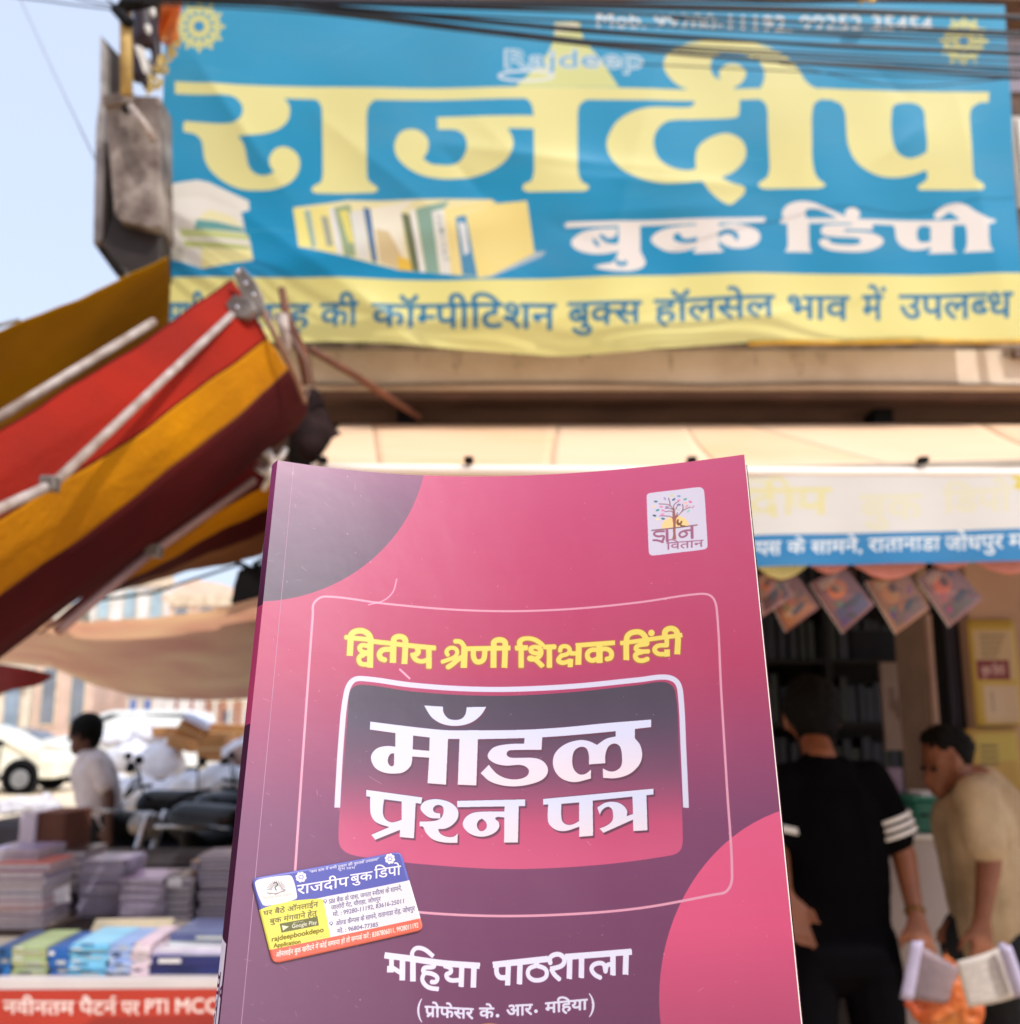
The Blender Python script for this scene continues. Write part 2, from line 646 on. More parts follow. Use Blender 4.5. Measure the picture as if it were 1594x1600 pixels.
def draw_banner():
    c = Canvas(1900, 800, binv, (38, 140, 196))
    # printed ground: blue, a little paler towards the top
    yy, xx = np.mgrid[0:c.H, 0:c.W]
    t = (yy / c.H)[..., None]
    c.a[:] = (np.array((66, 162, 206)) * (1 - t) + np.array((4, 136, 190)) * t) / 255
    Yl = (232, 228, 160); Wh = (236, 232, 230); St = (232, 226, 146)
    def P(s, o, k, rule='eo'): return cr(parse(s, o, k))
    # yellow strip
    c.fill([np.array([(200, 437), (400, 438), (560, 440), (700, 444), (850, 440), (1000, 434), (1200, 433), (1650, 433), (1650, 640), (200, 640)])], St)
    # lamp-shaped emblem
    c.fill([cr([(866, 42, 1), (905, 42, 1), (912, 70, 0), (935, 98, 0), (966, 143, 1), (806, 143, 1), (850, 98, 0), (864, 70, 0)])], (236, 230, 150), 0.9)
    c.fill([np.array([(868, 44), (902, 44), (906, 58), (866, 58)])], (235, 230, 215), 0.9)
    # flower ornaments
    for cx, cy, r in ((315, 50, 38), (1502, 70, 36)):
        for k in range(12):
            a = k * math.pi / 6
            q = np.array([(cx + r * .35 * math.cos(a), cy + r * .35 * math.sin(a)), (cx + r * math.cos(a), cy + r * math.sin(a))])
            c.stroke(q, 5, (225, 220, 140))
            for s_ in (-1, 1):
                b = a + s_ * .35
                c.stroke(np.array([(cx + r * .6 * math.cos(a), cy + r * .6 * math.sin(a)), (cx + r * .85 * math.cos(b), cy + r * .85 * math.sin(b))]), 4, (225, 220, 140))
        c.ellipse(cx, cy, r * .42, r * .42, (225, 220, 140)); c.ellipse(cx, cy, r * .22, r * .22, (60, 150, 200))
    # head bar of the big name
    c.fill([cr([(277, 134, 1), (340, 138, 0), (410, 141, 0), (590, 143, 0), (930, 143.5, 0), (1330, 147, 0), (1541, 150, 1), (1540, 166, 1), (1330, 164, 0), (930, 162, 0), (590, 162, 0), (450, 161, 0), (356, 157, 0), (277, 153, 1)])], Yl)
    o1, k1 = (270, 120), 4.981
    c.fill([P('300,120c 430,180c 500,200 550,250 565,305 545,365 490,400 430,405 300,395 110,375c 98,420 105,462c 190,480 240,530 255,600 268,680 320,770 420,850 540,900 680,910 800,900 900,865 970,800 1000,710 985,640 930,590 870,577 810,600 770,660 768,710 785,750 805,775c 740,798 670,790 620,750 597,690 582,600 562,550 530,505c 620,500 740,480 850,435 910,370 925,300 915,250 880,200c 860,120c', o1, k1)], Yl)
    c.fill([P('1020,150c 1070,190c 1130,212 1165,260 1172,330c 1175,760c 1162,835 1120,862 1090,888 1095,915 1130,928c 1570,928c 1602,910 1594,885 1555,855 1525,820 1518,740c 1515,330c 1530,260 1570,215 1620,190c 1650,150c', o1, k1)], Yl)
    o2, k2 = (590, 120), 4.428
    c.fill([P('940,140c 960,180c 1030,190 1065,230 1078,300c 1082,690c 1062,752 1030,765 1005,785 1008,812 1040,826c 1420,826c 1452,812 1455,790 1412,762 1390,720 1382,660c 1382,280c 1395,225 1440,190 1500,175c 1520,140c', o2, k2)], Yl)
    c.fill([P('415,305c 1085,305c 1085,395c 900,395c 930,450 940,510 910,590 830,660 700,715 560,738 430,740 310,715 210,660 145,590 122,520 135,450 170,405 225,388 290,398 340,440 358,490 350,550 320,598c 370,635 440,645 520,642 580,610 615,550 620,490 595,430 540,398 420,392c', o2, k2)], Yl)
    o3, k3 = (930, 60), 3.985
    c.fill([P('615,380c 605,435 560,448 380,448 250,470 140,530 85,610 68,680 90,760 160,845 270,905 400,935 520,935 655,922c 710,990 780,1045 830,1062 870,1035 920,985 915,950 850,930 775,895c 860,850 915,790 930,730 910,670 860,630 800,615 720,635 650,680 620,730 615,790 618,840c 560,852 460,830 390,775 362,700 362,640 390,580 440,540 500,528c 700,525 860,520 885,500 890,380c', o3, k3)], Yl)
    c.fill([P('640,360c 600,345c 520,315 450,255 420,190 440,130 510,75 620,45 800,35 960,50 1080,85 1180,145 1250,220 1290,290 1340,335 1400,352c 1400,370c 1020,370c 1020,335c 1038,290 1042,240 1020,185 980,150 900,125 800,115 740,130 712,190 730,250 770,280c 765,235 795,192 850,180 905,200 930,245 905,300 855,332c 855,370c', o3, k3)], Yl)
    c.fill([P('940,360c 960,405c 1020,415 1055,460 1062,600c 1075,830c 1060,885 1005,930 1020,955 1060,962c 1370,962c 1412,950 1415,935 1372,900 1348,850 1335,760c 1333,520c 1350,440 1400,410 1460,402c 1480,360c', o3, k3)], Yl)
    o4, k4 = (1250, 130), 4.688
    c.fill([P('200,110c 230,165c 280,185 312,240 322,340 335,470 380,580 450,650 560,705 680,718 800,700 905,665c 912,720 880,755 845,780 860,805c 1310,808c 1330,785 1310,755 1260,725 1245,680 1235,500 1222,280 1235,215 1280,178 1340,165c 1340,110c', o4, k4),
            P('655,250 665,200 700,178 740,172 800,172 860,195 890,240 897,350 908,460 905,535c 850,565 780,580 710,555 670,500 655,420 650,320', o4, k4)], Yl)
    # second line
    o5, k5 = (870, 310), 4.428; o6, k6 = (1200, 310), 4.308
    B = (26, 144, 196)
    c.fill([P('50,205c 70,190c 600,178c 1000,165c 1430,155c 1425,190c 1000,200c 600,212c 60,228c', o5, k5)], Wh)
    c.fill([P('430,232c 300,235 180,255 110,300 98,340 140,380 230,405 330,405 430,385c', o5, k5)], Wh)
    c.fill([P('290,280 310,273 345,300 385,295 410,270 412,235c 422,235c 418,330 360,335 320,318', o5, k5)], B)
    c.fill([P('243,305 262,305 292,350 272,352', o5, k5)], B)
    c.fill([P('420,195c 572,195c 575,380c 600,430 610,460 590,492 520,518 420,522 320,514 250,495c 300,478 375,465 400,440 425,380c', o5, k5)], Wh)
    c.fill([P('412,440 430,455 455,462 462,448 482,455 480,475 440,487 405,470', o5, k5)], B)
    c.fill([P('965,210c 850,215 730,235 660,275 648,310 690,350 770,385 860,385 965,360c', o5, k5)], Wh)
    c.fill([P('815,265 840,262 860,290 900,300 962,288c 962,322c 880,328 820,315 800,290', o5, k5)], B)
    c.fill([P('955,185c 1112,180c 1108,330c 1118,370 1142,385 1130,398c 950,402c 935,392 958,370 962,340c', o5, k5)], Wh)
    c.fill([P('1105,220c 1180,203 1280,208 1370,245 1395,290 1370,340 1300,370 1210,372 1140,345 1105,315c', o5, k5)], Wh)
    c.fill([P('1106,262c 1150,240 1190,240 1235,265 1245,300 1230,317 1212,290 1180,272 1140,278 1106,300c', o5, k5)], B)
    c.fill([P('68,180c 72,165c 250,163c 1500,163c 1510,185c 1460,197c 75,195c', o6, k6)], Wh)
    c.fill([P('115,190c 85,150 85,110 120,68 200,46 280,56 360,88 440,123 500,150 520,168c 455,168c 380,127 310,102 255,100 235,120 240,150 258,170c 262,330c 268,365 282,387c 95,387c 112,365 118,330c', o6, k6)], Wh)
    c.ellipse(1200 + 550 / k6, 310 + 132 / k6, 12, 10, Wh)
    c.fill([P('545,185c 690,185c 688,235c 500,236c 495,250c 640,250 720,265 765,300 740,340 650,375 530,383 400,372 340,345 328,315 350,300 385,300 410,325 480,335 560,335 605,320 600,297 560,290 420,286 350,270 338,240 365,212 440,205 545,205c', o6, k6)], Wh)
    c.fill([P('815,180c 842,220 850,280 880,325 940,355 1020,357 1085,342c 1085,362 1062,383c 1258,383c 1235,360 1230,320c 1232,180c', o6, k6), P('995,230 1010,205 1050,198 1083,210c 1085,300c 1030,307 1000,290', o6, k6)], Wh)
    c.fill([P('1280,180c 1312,210 1320,300 1315,352 1295,383c 1490,383c 1470,350 1462,300c 1460,190c', o6, k6)], Wh)
    c.fill([P('1515,178c 1460,155 1380,110 1320,68 1260,50 1180,65 1125,100 1105,130 1130,155 1175,130 1205,112 1240,132 1290,175c', o6, k6)], Wh)
    # telephone line, latin name
    word(c, 'Mob. 99280-11192, 99252-35454', (932, 27, 50), (1452, 35, 58), (238, 236, 236), grow=1.2, lat=True)
    word(c, 'Rajdeep', (790, 85, 113), (1002, 87, 113), (225, 232, 240), grow=3.4, lat=True)
    word(c, 'Rajdeep', (791, 85, 113), (1001, 87, 113), (110, 175, 210), grow=0.6, lat=True)
    t = np.linspace(0, 2 * math.pi, 30)
    c.stroke(np.stack([822 + 42 * np.cos(t), 126 + 8 * np.sin(t)], -1), 4, (225, 232, 240))
    # strip text
    T = (40, 120, 165)
    for s_, a, b in (('सभी', (262, 478, 518), (325, 478, 518)), ('तरह', (398, 480, 517), (486, 479, 516)), ('की', (503, 479, 514), (562, 478, 514)),
                     ('कॉम्पीटिशन', (584, 482, 517), (868, 479, 518)), ('बुक्स', (887, 477, 512), (1001, 475, 508)), ('हॉलसेल', (1021, 473, 508), (1206, 468, 502)),
                     ('भाव', (1228, 468, 503), (1324, 467, 503)), ('में', (1345, 466, 503), (1380, 465, 503)), ('उपलब्ध', (1402, 465, 502), (1575, 463, 501))):
        word(c, s_, a, b, T, grow=2.1)
    # pile of books, printed
    o7, k7 = (240, 270), 8.856
    for s_, col in (('220,280c 340,210c 650,160c 800,190c 1340,430c 1350,560c 1240,590c 1290,870c 1360,1000c 1400,1250c 1100,1290c 700,1370c 400,1270c 200,1240c 210,1040c 110,960c 180,900c 200,620c 310,560c 290,460c 215,440c', (232, 230, 222)),
                    ('350,410c 720,390c 1100,520c 1240,590c 1270,780c 900,700c 600,690c 350,700c', (240, 238, 232)),
                    ('800,560c 1100,640c 1260,780c 900,710c 640,690c', (240, 236, 190)),
                    ('630,700c 900,720c 1250,800c 1290,860c 900,830c 600,830c', (105, 165, 165)),
                    ('400,830c 900,840c 1330,890c 1350,960c 900,940c 420,940c', (200, 212, 145)),
                    ('440,990c 900,1000c 1340,1040c 1360,1090c 700,1080c 470,1070c', (185, 195, 120)),
                    ('690,1090c 1370,1100c 1390,1240c 1100,1290c 700,1370c', (240, 234, 165)),
                    ('220,1060c 440,1090c 440,1260c 210,1230c', (200, 198, 185))):
        c.fill([P(s_, o7, k7)], col)
    # row of books, printed
    o8, k8 = (440, 300), 3.795
    c.fill([P('1480,370c 1570,370c 1540,400c 1240,530c 1150,530c', o8, k8)], (170, 190, 205))
    for s_, col in (('75,110c 400,65c 600,75c 850,75c 1000,70c 1250,65c 1200,535c 900,500c 700,480c 480,430c 110,350c', (234, 226, 175)),
                    ('75,120c 140,110c 190,350c 120,350c', (242, 232, 140)), ('140,130c 175,125c 215,355c 190,355c', (150, 180, 170)),
                    ('175,110c 310,90c 340,390c 230,365c', (236, 224, 140)), ('240,160c 280,165c 320,350c 280,350c', (160, 165, 150)),
                    ('285,110c 320,110c 375,400c 340,395c', (225, 225, 225)), ('315,110c 410,90c 420,130c 450,410c 385,410c', (150, 170, 135)),
                    ('345,130c 400,125c 440,330c 410,330c', (225, 215, 120)), ('410,140c 490,120c 530,430c 460,415c', (222, 222, 215)),
                    ('490,110c 530,120c 575,440c 545,435c', (70, 110, 160)), ('530,120c 800,75c 720,140c 740,470c 690,480c 580,440c', (240, 235, 215)),
                    ('560,240c 640,260c 720,400c 700,478c 590,440c', (215, 195, 150)), ('690,400c 760,420c 790,485c 700,482c', (235, 195, 80)),
                    ('715,150c 765,160c 830,490c 780,485c', (110, 120, 90)), ('765,130c 790,130c 855,495c 825,492c', (240, 240, 240)),
                    ('800,130c 1000,80c 960,140c 900,170c 940,500c 860,495c', (140, 175, 160)), ('895,150c 970,130c 1010,510c 945,505c', (232, 232, 226)),
                    ('965,130c 1250,70c 1280,90c 1100,150c 1100,200c 1050,210c 1080,515c 1010,512c', (240, 222, 150)),
                    ('1035,180c 1095,165c 1165,525c 1075,515c', (80, 145, 185)), ('1050,210c 1095,215c 1115,380c 1085,400c', (225, 228, 232)),
                    ('1100,160c 1280,90c 1455,75c 1500,380c 1240,520c 1165,530c', (238, 220, 140))):
        c.fill([P(s_, o8, k8)], col)
    for k, ch in enumerate('NEITZEN'):
        y = 344 + k * 10.5; x = 684 + k * 1.9
        word(c, ch, (x, y, y + 7), (x + 7, y, y + 7), (130, 150, 150), lat=True)
    # wear: pale creases and a few stains of the print
    rs = np.random.RandomState(3)
    for _ in range(26):
        x, y = rs.uniform(260, 1560), rs.uniform(30, 430)
        a = rs.uniform(-.5, .5); L = rs.uniform(20, 110)
        q = np.array([(x, y), (x + L * .5, y + L * .5 * a + rs.uniform(-5, 5)), (x + L, y + L * a)])
        c.stroke(q, rs.uniform(1, 2.2), (215, 228, 235), rs.uniform(.06, .2))
    return c.image('banner_print')

# ------------------------------------------------------------ the book: sheet geometry
_r = [ray(434, 719), ray(1163, 710), ray(1252, 1600), ray(343, 1600)]
_M = np.array([[r[i] for r in (_r[0], -_r[1], _r[2], -_r[3])] for i in range(3)])
_, _, _vt = np.linalg.svd(_M)
_s = _vt[-1]; _s = _s / _s[0]
TL, TR_, BR_, BL_ = [np.array(_r[i]) * _s[i] for i in range(4)]
_k = 0.185 / np.linalg.norm(TR_ - TL)
TL, TR_, BR_, BL_ = [p * _k + np.array(CP) for p in (TL, TR_, BR_, BL_)]
BXv = TR_ - TL; BDv = BL_ - TL
BN = np.cross(BDv, BXv); BN /= np.linalg.norm(BN)
if np.dot(BN, np.array(CP) - TL) < 0: BN = -BN
print('BOOK', np.linalg.norm(BXv), np.linalg.norm(BDv), np.dot(BXv, BDv) / np.linalg.norm(BXv) / np.linalg.norm(BDv), 'depths', [float(np.linalg.norm(p - np.array(CP))) for p in (TL, TR_, BR_, BL_)], BN)
SAG = 0.0170
def sagf(u): return SAG * 4 * u * (1 - u) * (1 + 0.35 * (0.5 - u))
def sagd(u): return (sagf(u + 1e-3) - sagf(u - 1e-3)) / 2e-3
VMAX = 0.25 / np.linalg.norm(BDv)
VMAX = max(VMAX, 1.15)
def BK(uv, t=0.0):
    u = uv[:, :1]; v = uv[:, 1:]
    P = TL + BXv * u + BDv * v - BN * sagf(u)
    if t:
        # local normal of the bent sheet
        T = BXv - BN * sagd(u)
        n = np.cross(np.broadcast_to(BDv, T.shape), T)
        n /= np.linalg.norm(n, axis=1, keepdims=True)
        n *= np.sign((n @ BN))[:, None]
        P = P + n * t
    return P
def BKv(u, v, t=0.0): return Vector(BK(np.array([[u, v]]), t)[0])
def bk_px(uv): return proj_np(BK(uv))
CW = 1150; CH = int(CW * VMAX * np.linalg.norm(BDv) / 0.185)
cinv = inverse_of(bk_px, CW, CH, lambda P: np.stack([(P[:, 0] - 390) / 820, (P[:, 1] - 715) / 885], -1), (1.0, VMAX))

def draw_cover():
    c = Canvas(CW, CH, cinv, (205, 60, 120))
    def vy(y): return float(cinv(np.array([[797.0, y]]))[0, 1]) / CH
    def ramp(stops):
        ys = [vy(a) for a, _ in stops]; cs = np.array([b for _, b in stops], float)
        def f(x, y):
            return np.stack([np.interp(y, ys, cs[:, i]) for i in range(3)], -1)
        return f
    yy, xx = np.mgrid[0:CH, 0:CW]
    g = ramp([(700, (192, 64, 118)), (900, (182, 50, 102)), (1050, (172, 44, 92)), (1160, (146, 50, 98)), (1290, (114, 50, 96)), (1420, (106, 48, 92)), (1700, (92, 40, 80))])
    c.a[:] = g(xx / CW, yy / CH) / 255
    # dark disc top left, pink disc bottom right
    t = np.linspace(0, 2 * math.pi, 90, endpoint=False)
    c.fill([np.stack([400 + 268 * np.cos(t), 690 + 250 * np.sin(t)], -1)], ramp([(700, (148, 72, 120)), (800, (108, 60, 98)), (940, (74, 54, 78))]))
    c.fill([np.stack([1292 + 262 * np.cos(t), 1560 + 305 * np.sin(t)], -1)], ramp([(1250, (212, 80, 126)), (1450, (208, 74, 120)), (1640, (164, 58, 100))]))
    # thin line frame
    fr = cr([(460, 1380, 1), (470, 1230, 0), (480, 1085, 0), (489, 960, 0), (491, 942, 0), (508, 932, 0), (600, 943, 0), (700, 952, 0), (800, 955, 0), (900, 951, 0), (1000, 941, 0), (1092, 928, 0), (1112, 932, 0), (1120, 952, 0), (1127, 1080, 0), (1136, 1230, 0), (1144, 1370, 0), (1136, 1392, 0), (1115, 1398, 0), (1000, 1419, 0), (880, 1429, 0), (760, 1431, 0), (640, 1424, 0), (520, 1407, 0), (470, 1398, 0), (458, 1385, 0)], True)
    c.stroke(np.concatenate([fr, fr[:1]]), 3.6, (214, 150, 174))
    # panel
    pan = cr([(548, 1078, 0), (565, 1070, 0), (640, 1080, 0), (720, 1086, 0), (800, 1087, 0), (900, 1081, 0), (1000, 1070, 0), (1040, 1066, 0), (1055, 1080, 0), (1061, 1180, 0), (1067, 1310, 0), (1062, 1330, 0), (1040, 1338, 0), (930, 1352, 0), (800, 1358, 0), (680, 1352, 0), (560, 1338, 0), (534, 1326, 0), (529, 1300, 0), (537, 1200, 0), (544, 1110, 0)])
    c.fill([pan], ramp([(1070, (54, 44, 66)), (1130, (66, 50, 78)), (1210, (112, 58, 94)), (1290, (184, 68, 112)), (1350, (196, 76, 120))]))
    wf = cr([(527, 1262, 1), (533, 1160, 0), (541, 1085, 0), (552, 1063, 0), (575, 1061, 0), (640, 1070, 0), (720, 1076, 0), (800, 1077, 0), (900, 1072, 0), (1000, 1062, 0), (1040, 1058, 0), (1058, 1066, 0), (1064, 1090, 0), (1068, 1170, 0), (1072, 1262, 1)], False)
    c.stroke(wf, 8.5, (204, 204, 228), caps='butt')
    for (x, y) in ((527, 1250), (1072, 1250)):
        s_ = 1 if x < 800 else -1
        c.fill([np.array([(x - 6, y + 4), (x - 6, y + 16), (x + 6, y + 16), (x + 6 * 1, y + 4)])], (190, 90, 130), 0)
    TG = ramp([(1090, (206, 212, 240)), (1150, (208, 212, 240)), (1225, (232, 214, 224)), (1245, (204, 212, 240)), (1320, (232, 214, 222))])
    SH = (84, 36, 66)
    def PP(s, o, k): return cr(parse(s, o, k))
    big = []
    oA, kA = (560, 1080), 6.642; oB, kB = (740, 1080), 5.313
    big.append([PP('125,315c 400,350 700,385 940,405 1250,404c 1250,492c 930,495 740,480 565,460 385,435 120,398c', oA, kA)])
    big.append([PP('0,325c 400,320 740,300 1100,265 1475,235c 1475,298c 1100,340 570,383 0,400c', oB, kB)])
    big.append([PP('385,420c 570,440c 565,603c 735,619c 740,465c 932,485c 910,970c 718,955c 735,690c 558,678c 558,720 540,780 470,840 380,855 270,845 180,800 135,720 140,650 200,590 300,568 383,575c', oA, kA),
                PP('372,645c 335,652 308,700 312,750 345,780 370,765c', oA, kA)])
    big.append([PP('1050,480c 1032,970c 1225,978c 1242,480c', oA, kA)])
    big.append([PP('682,148c 878,160c 885,220 930,280 1000,298 1070,285 1110,240 1125,165c 1328,162c 1280,240 1200,310 1100,350 980,360 860,335 760,270', oA, kA)])
    big.append([PP('425,370c 420,435c 280,440 170,465 120,520 125,560 180,600 270,618 380,612 430,625 460,660 440,705 370,730 280,725 200,690 150,640 128,610c 58,680c 130,745 230,780 340,790 460,775 570,735 615,680 610,620 560,570 480,552 320,552 280,535 280,505 310,490 565,487c 572,360c', oB, kB)])
    big.append([PP('1180,320c 1180,375c 1100,395 1025,445c 960,415 880,405 760,440 680,510 658,590 680,670 740,730 840,755 975,725c 975,650c 930,685 880,690 835,650 820,580 835,500 880,465 930,470 955,520 958,608c 1095,598c 1095,530 1120,460 1170,435 1215,460 1232,540 1225,620 1180,660 1130,665 1072,640c 1075,720c 1180,722 1290,690 1370,620 1400,540 1385,450 1340,390c 1340,300c', oB, kB)])
    oC, kC = (560, 1220), 5.693; oD, kD = (820, 1220), 7.245
    big.append([PP('72,80c 570,148c 560,205c 70,138c', oC, kC)])
    big.append([PP('105,120c 105,240 115,310 160,370 275,412c 115,480c 150,525c 370,437c 368,500c 495,512c 512,170c', oC, kC), PP('230,165c 385,185c 385,345c 340,362 290,368 240,340 220,290 222,220', oC, kC)])
    big.append([PP('730,335c 640,330 580,290 552,240 580,190 650,165 740,168 830,200 885,260 885,330 840,390 775,425 710,430c 730,470 790,498 850,495 885,465c 882,552c 760,548 660,520 600,460 575,410 545,405c 545,362c 640,360 700,350 735,330 755,290 755,240 730,218 690,220 665,250 680,280 728,290c', oC, kC)])
    big.append([PP('878,178c 1485,165c 1485,225c 880,235c', oC, kC)])
    big.append([PP('1305,190c 1298,272c 1050,278 970,310 930,370 940,420 1000,475 1100,498 1200,470 1250,420 1250,370 1220,330 1298,326c 1296,550c 1420,548c 1428,190c', oC, kC), PP('1100,337c 1135,370 1142,410 1110,445 1075,440 1055,395 1070,355', oC, kC)])
    big.append([PP('208,205c 800,150c 1458,88c 1458,155c 800,222c 208,272c', oD, kD)])
    big.append([PP('265,250c 262,450 300,520 380,565 480,565 618,520c 615,635c 775,622c 770,200c', oD, kD), PP('415,262c 615,245c 615,455c 550,490 490,498 435,470 415,400', oD, kD)])
    big.append([PP('1218,160c 1226,375c 1155,400c 1160,340 1110,275 1030,240 920,245 820,300c 850,385c 880,330 940,295 985,320 1000,380 990,450 930,505 845,540c 890,590c 1226,440c 1228,570c 1390,560c 1378,150c', oD, kD)])
    for k in range(3):
        for s_ in big: c.fill(s_, SH, 0.75, off=(0.9 + 0.8 * k, 1.2 + 1.1 * k))
    for s_ in big: c.fill(s_, (60, 30, 70), 0.5, off=(-0.2, -1.0))
    for s_ in big: c.fill(s_, TG)
    # yellow line of text: pen strokes
    o5, k5 = (530, 970), 5.904; o6, k6 = (790, 970), 5.497
    ys = []
    def S(s, w_, o, k): ys.append((cr(parse(s, o, k), False, 6), w_ / k))
    S('55,150c 140,160 260,172 320,190 480,208 640,228 890,250c', 46, o5, k5)
    S('98,322c 106,180c 118,120 175,92 240,102 285,150 288,260c 285,432c', 54, o5, k5)
    S('285,238c 215,225 190,250 215,285 300,292c', 44, o5, k5)
    S('240,295 185,340 195,390 240,402 288,398c', 44, o5, k5); S('288,310c 240,312 215,330', 30, o5, k5)
    S('490,262c 405,268 372,305 385,345 425,362c', 50, o5, k5); S('500,215c 496,388c', 56, o5, k5)
    S('508,215c 508,165 555,145 605,165 612,225c 602,400c', 52, o5, k5)
    S('1175,258c 1400,254c 1580,250c', 46, o5, k5); S('1158,240c 1150,434c', 58, o5, k5); S('1065,188c 1120,195 1158,245c', 44, o5, k5)
    S('1005,318 990,285 1020,252 1070,255 1090,290 1070,330 1010,358 945,380c', 38, o5, k5); S('1130,335c 1085,365 1045,400 1000,430c', 48, o5, k5); S('1040,340c 1090,350 1130,350c', 36, o5, k5)
    S('1240,255c 1240,330 1262,372 1300,378 1335,350 1345,255c', 48, o5, k5)
    S('1425,255c 1424,434c', 54, o5, k5); S('1430,245c 1430,195 1480,175 1528,195 1532,250c 1525,434c', 52, o5, k5)
    S('85,235c 190,232c', 44, o6, k6); S('345,226c 430,222c', 44, o6, k6)
    S('468,262 480,225 530,222 552,255 530,285 470,300', 38, o6, k6); S('555,280c 620,280c', 40, o6, k6); S('630,205c 625,378c', 50, o6, k6)
    S('478,300c 455,340 490,360 550,345c', 40, o6, k6); S('560,325c 555,398c', 44, o6, k6)
    S('602,212c 940,188c', 42, o6, k6); S('806,210c 808,362c', 52, o6, k6)
    S('800,252c 740,250 705,280 712,325 750,340 800,318c', 42, o6, k6); S('812,250c 860,240 905,265 905,315 865,330', 42, o6, k6)
    S('985,192c 1090,180 1300,150 1520,122c', 40, o6, k6); S('1038,338c 1036,180c 1052,125 1100,98 1165,102 1205,150 1212,205c', 48, o6, k6)
    S('1212,200c 1135,215 1120,242 1160,262 1235,262c', 40, o6, k6); S('1180,265c 1118,290 1128,330 1175,342 1225,325', 42, o6, k6)
    S('1385,150c 1385,210c 1310,215 1280,245 1310,282 1385,285c', 40, o6, k6); S('1388,245c 1388,308c', 46, o6, k6)
    S('1368,140c 1375,85 1425,65 1468,90 1482,160c 1475,288c', 48, o6, k6)
    S('1250,105c 1254,105c', 56, o6, k6)
    for P_, w_ in ys: c.stroke(P_, w_ + 3.2, (158, 92, 40), off=(-0.4, 0.7), caps='butt')
    nt_ = (('य', (640, 1006.5, 1041), (680, 1011, 1044)), ('शि', (806, 1010, 1042), (868, 1009, 1042)))
    for tx, a_, b_ in nt_: word(c, tx, a_, b_, (158, 92, 40), grow=5.3, off=(-.4, .7))
    for tx, a_, b_ in nt_: word(c, tx, a_, b_, (226, 206, 92), grow=3.1)
    for P_, w_ in ys: c.stroke(P_, w_, (226, 206, 92), caps='butt')
    c.ellipse(1018, 989, 5.2, 5.2, (226, 206, 92))
    # author line
    oE, kE = (590, 1470), 3.888
    ys.clear()
    S('42,88c 200,108 400,136 622,152c', 32, oE, kE); S('85,105c 85,178c', 28, oE, kE); S('58,172c 100,172c', 34, oE, kE); S('85,160c 150,200c', 24, oE, kE); S('152,115c 150,242c', 34, oE, kE)
    S('215,248c 215,110 210,75 235,45 285,52 340,95c', 24, oE, kE); S('215,118c 215,248c', 34, oE, kE)
    S('345,140c 340,158 285,165 280,188 330,200 362,222 355,248 325,250c', 24, oE, kE); S('290,185c 272,235 305,280 372,294c', 24, oE, kE)
    S('405,152c 440,165 445,190 418,208 440,238 505,238c', 24, oE, kE); S('512,145c 508,280c', 32, oE, kE); S('586,148c 582,284c', 34, oE, kE)
    S('700,146c 870,128 1035,110c', 32, oE, kE); S('725,140c 724,195 745,222 800,222c', 28, oE, kE); S('795,138c 790,272c', 32, oE, kE); S('866,128c 862,264c', 33, oE, kE)
    S('968,115c 966,148c', 30, oE, kE); S('966,150 1022,175 1020,222 960,240 918,215 920,172 966,150', 24, oE, kE)
    S('1050,140c 1050,100 1100,82 1135,112 1120,150 1050,172c', 26, oE, kE); S('1055,172c 1075,205 1108,236c', 26, oE, kE)
    S('1140,98c 1350,82 1545,66c', 32, oE, kE); S('1168,98c 1165,232c', 33, oE, kE); S('1240,90c 1238,226c', 33, oE, kE)
    S('1428,140c 1395,150 1385,185c 1370,140 1320,142 1300,170 1320,205 1358,226c', 25, oE, kE); S('1430,85c 1430,210c', 33, oE, kE); S('1510,72c 1506,206c', 34, oE, kE)
    for P_, w_ in ys: c.stroke(P_, w_, (90, 46, 78), 0.6, off=(-1.2, -1.2), caps='butt')
    for P_, w_ in ys: c.stroke(P_, w_ * 1.12, (216, 216, 238), caps='butt')
    Wt = (206, 206, 228)
    word(c, '(', (652, 1561, 1588), (660, 1561, 1588), Wt, grow=0.8, lat=True)
    word(c, 'प्रोफेसर', (664, 1572, 1588), (740, 1576, 1592), Wt, grow=1.7)
    word(c, 'के', (749, 1575, 1591), (772, 1575, 1590), Wt, grow=1.7)
    c.ellipse(777.5, 1587, 3, 3, Wt)
    word(c, 'आर', (792, 1571, 1588), (832, 1569, 1585), Wt, grow=1.7); c.ellipse(837.5, 1580, 3, 3, Wt)
    word(c, 'महिया', (852, 1567, 1583), (918, 1561, 1577), Wt, grow=1.7)
    word(c, ')', (920, 1553, 1580), (929, 1553, 1580), Wt, grow=0.8, lat=True)
    # a yellow line only just starting below
    c.ellipse(765, 1607, 22, 8, (200, 140, 70))
    # publisher's mark: tree of leaves
    k9 = 12.31; o9 = (1000, 750)
    def L(s, w_, col): c.stroke(cr(parse(s, o9, k9), False), w_ / k9, col)
    c.fill([cr(parse('130,320 145,275 200,250 700,190 1130,138 1200,160 1235,220 1270,700 1300,1230 1290,1300 1230,1335 700,1400 250,1452 190,1430 170,1370 150,900', o9, k9))], (206, 202, 224))
    c.fill([cr(parse('420,935c 430,840 510,750 640,700 740,690 850,730 920,800 945,870c 680,905c', o9, k9))], (248, 206, 140))
    Br = (120, 70, 80)
    c.fill([cr(parse('625,740 640,850 635,950 640,1050 620,1140c 700,1140c 685,1000 690,850 700,740 740,680 690,690 670,560 640,560', o9, k9))], (150, 88, 80))
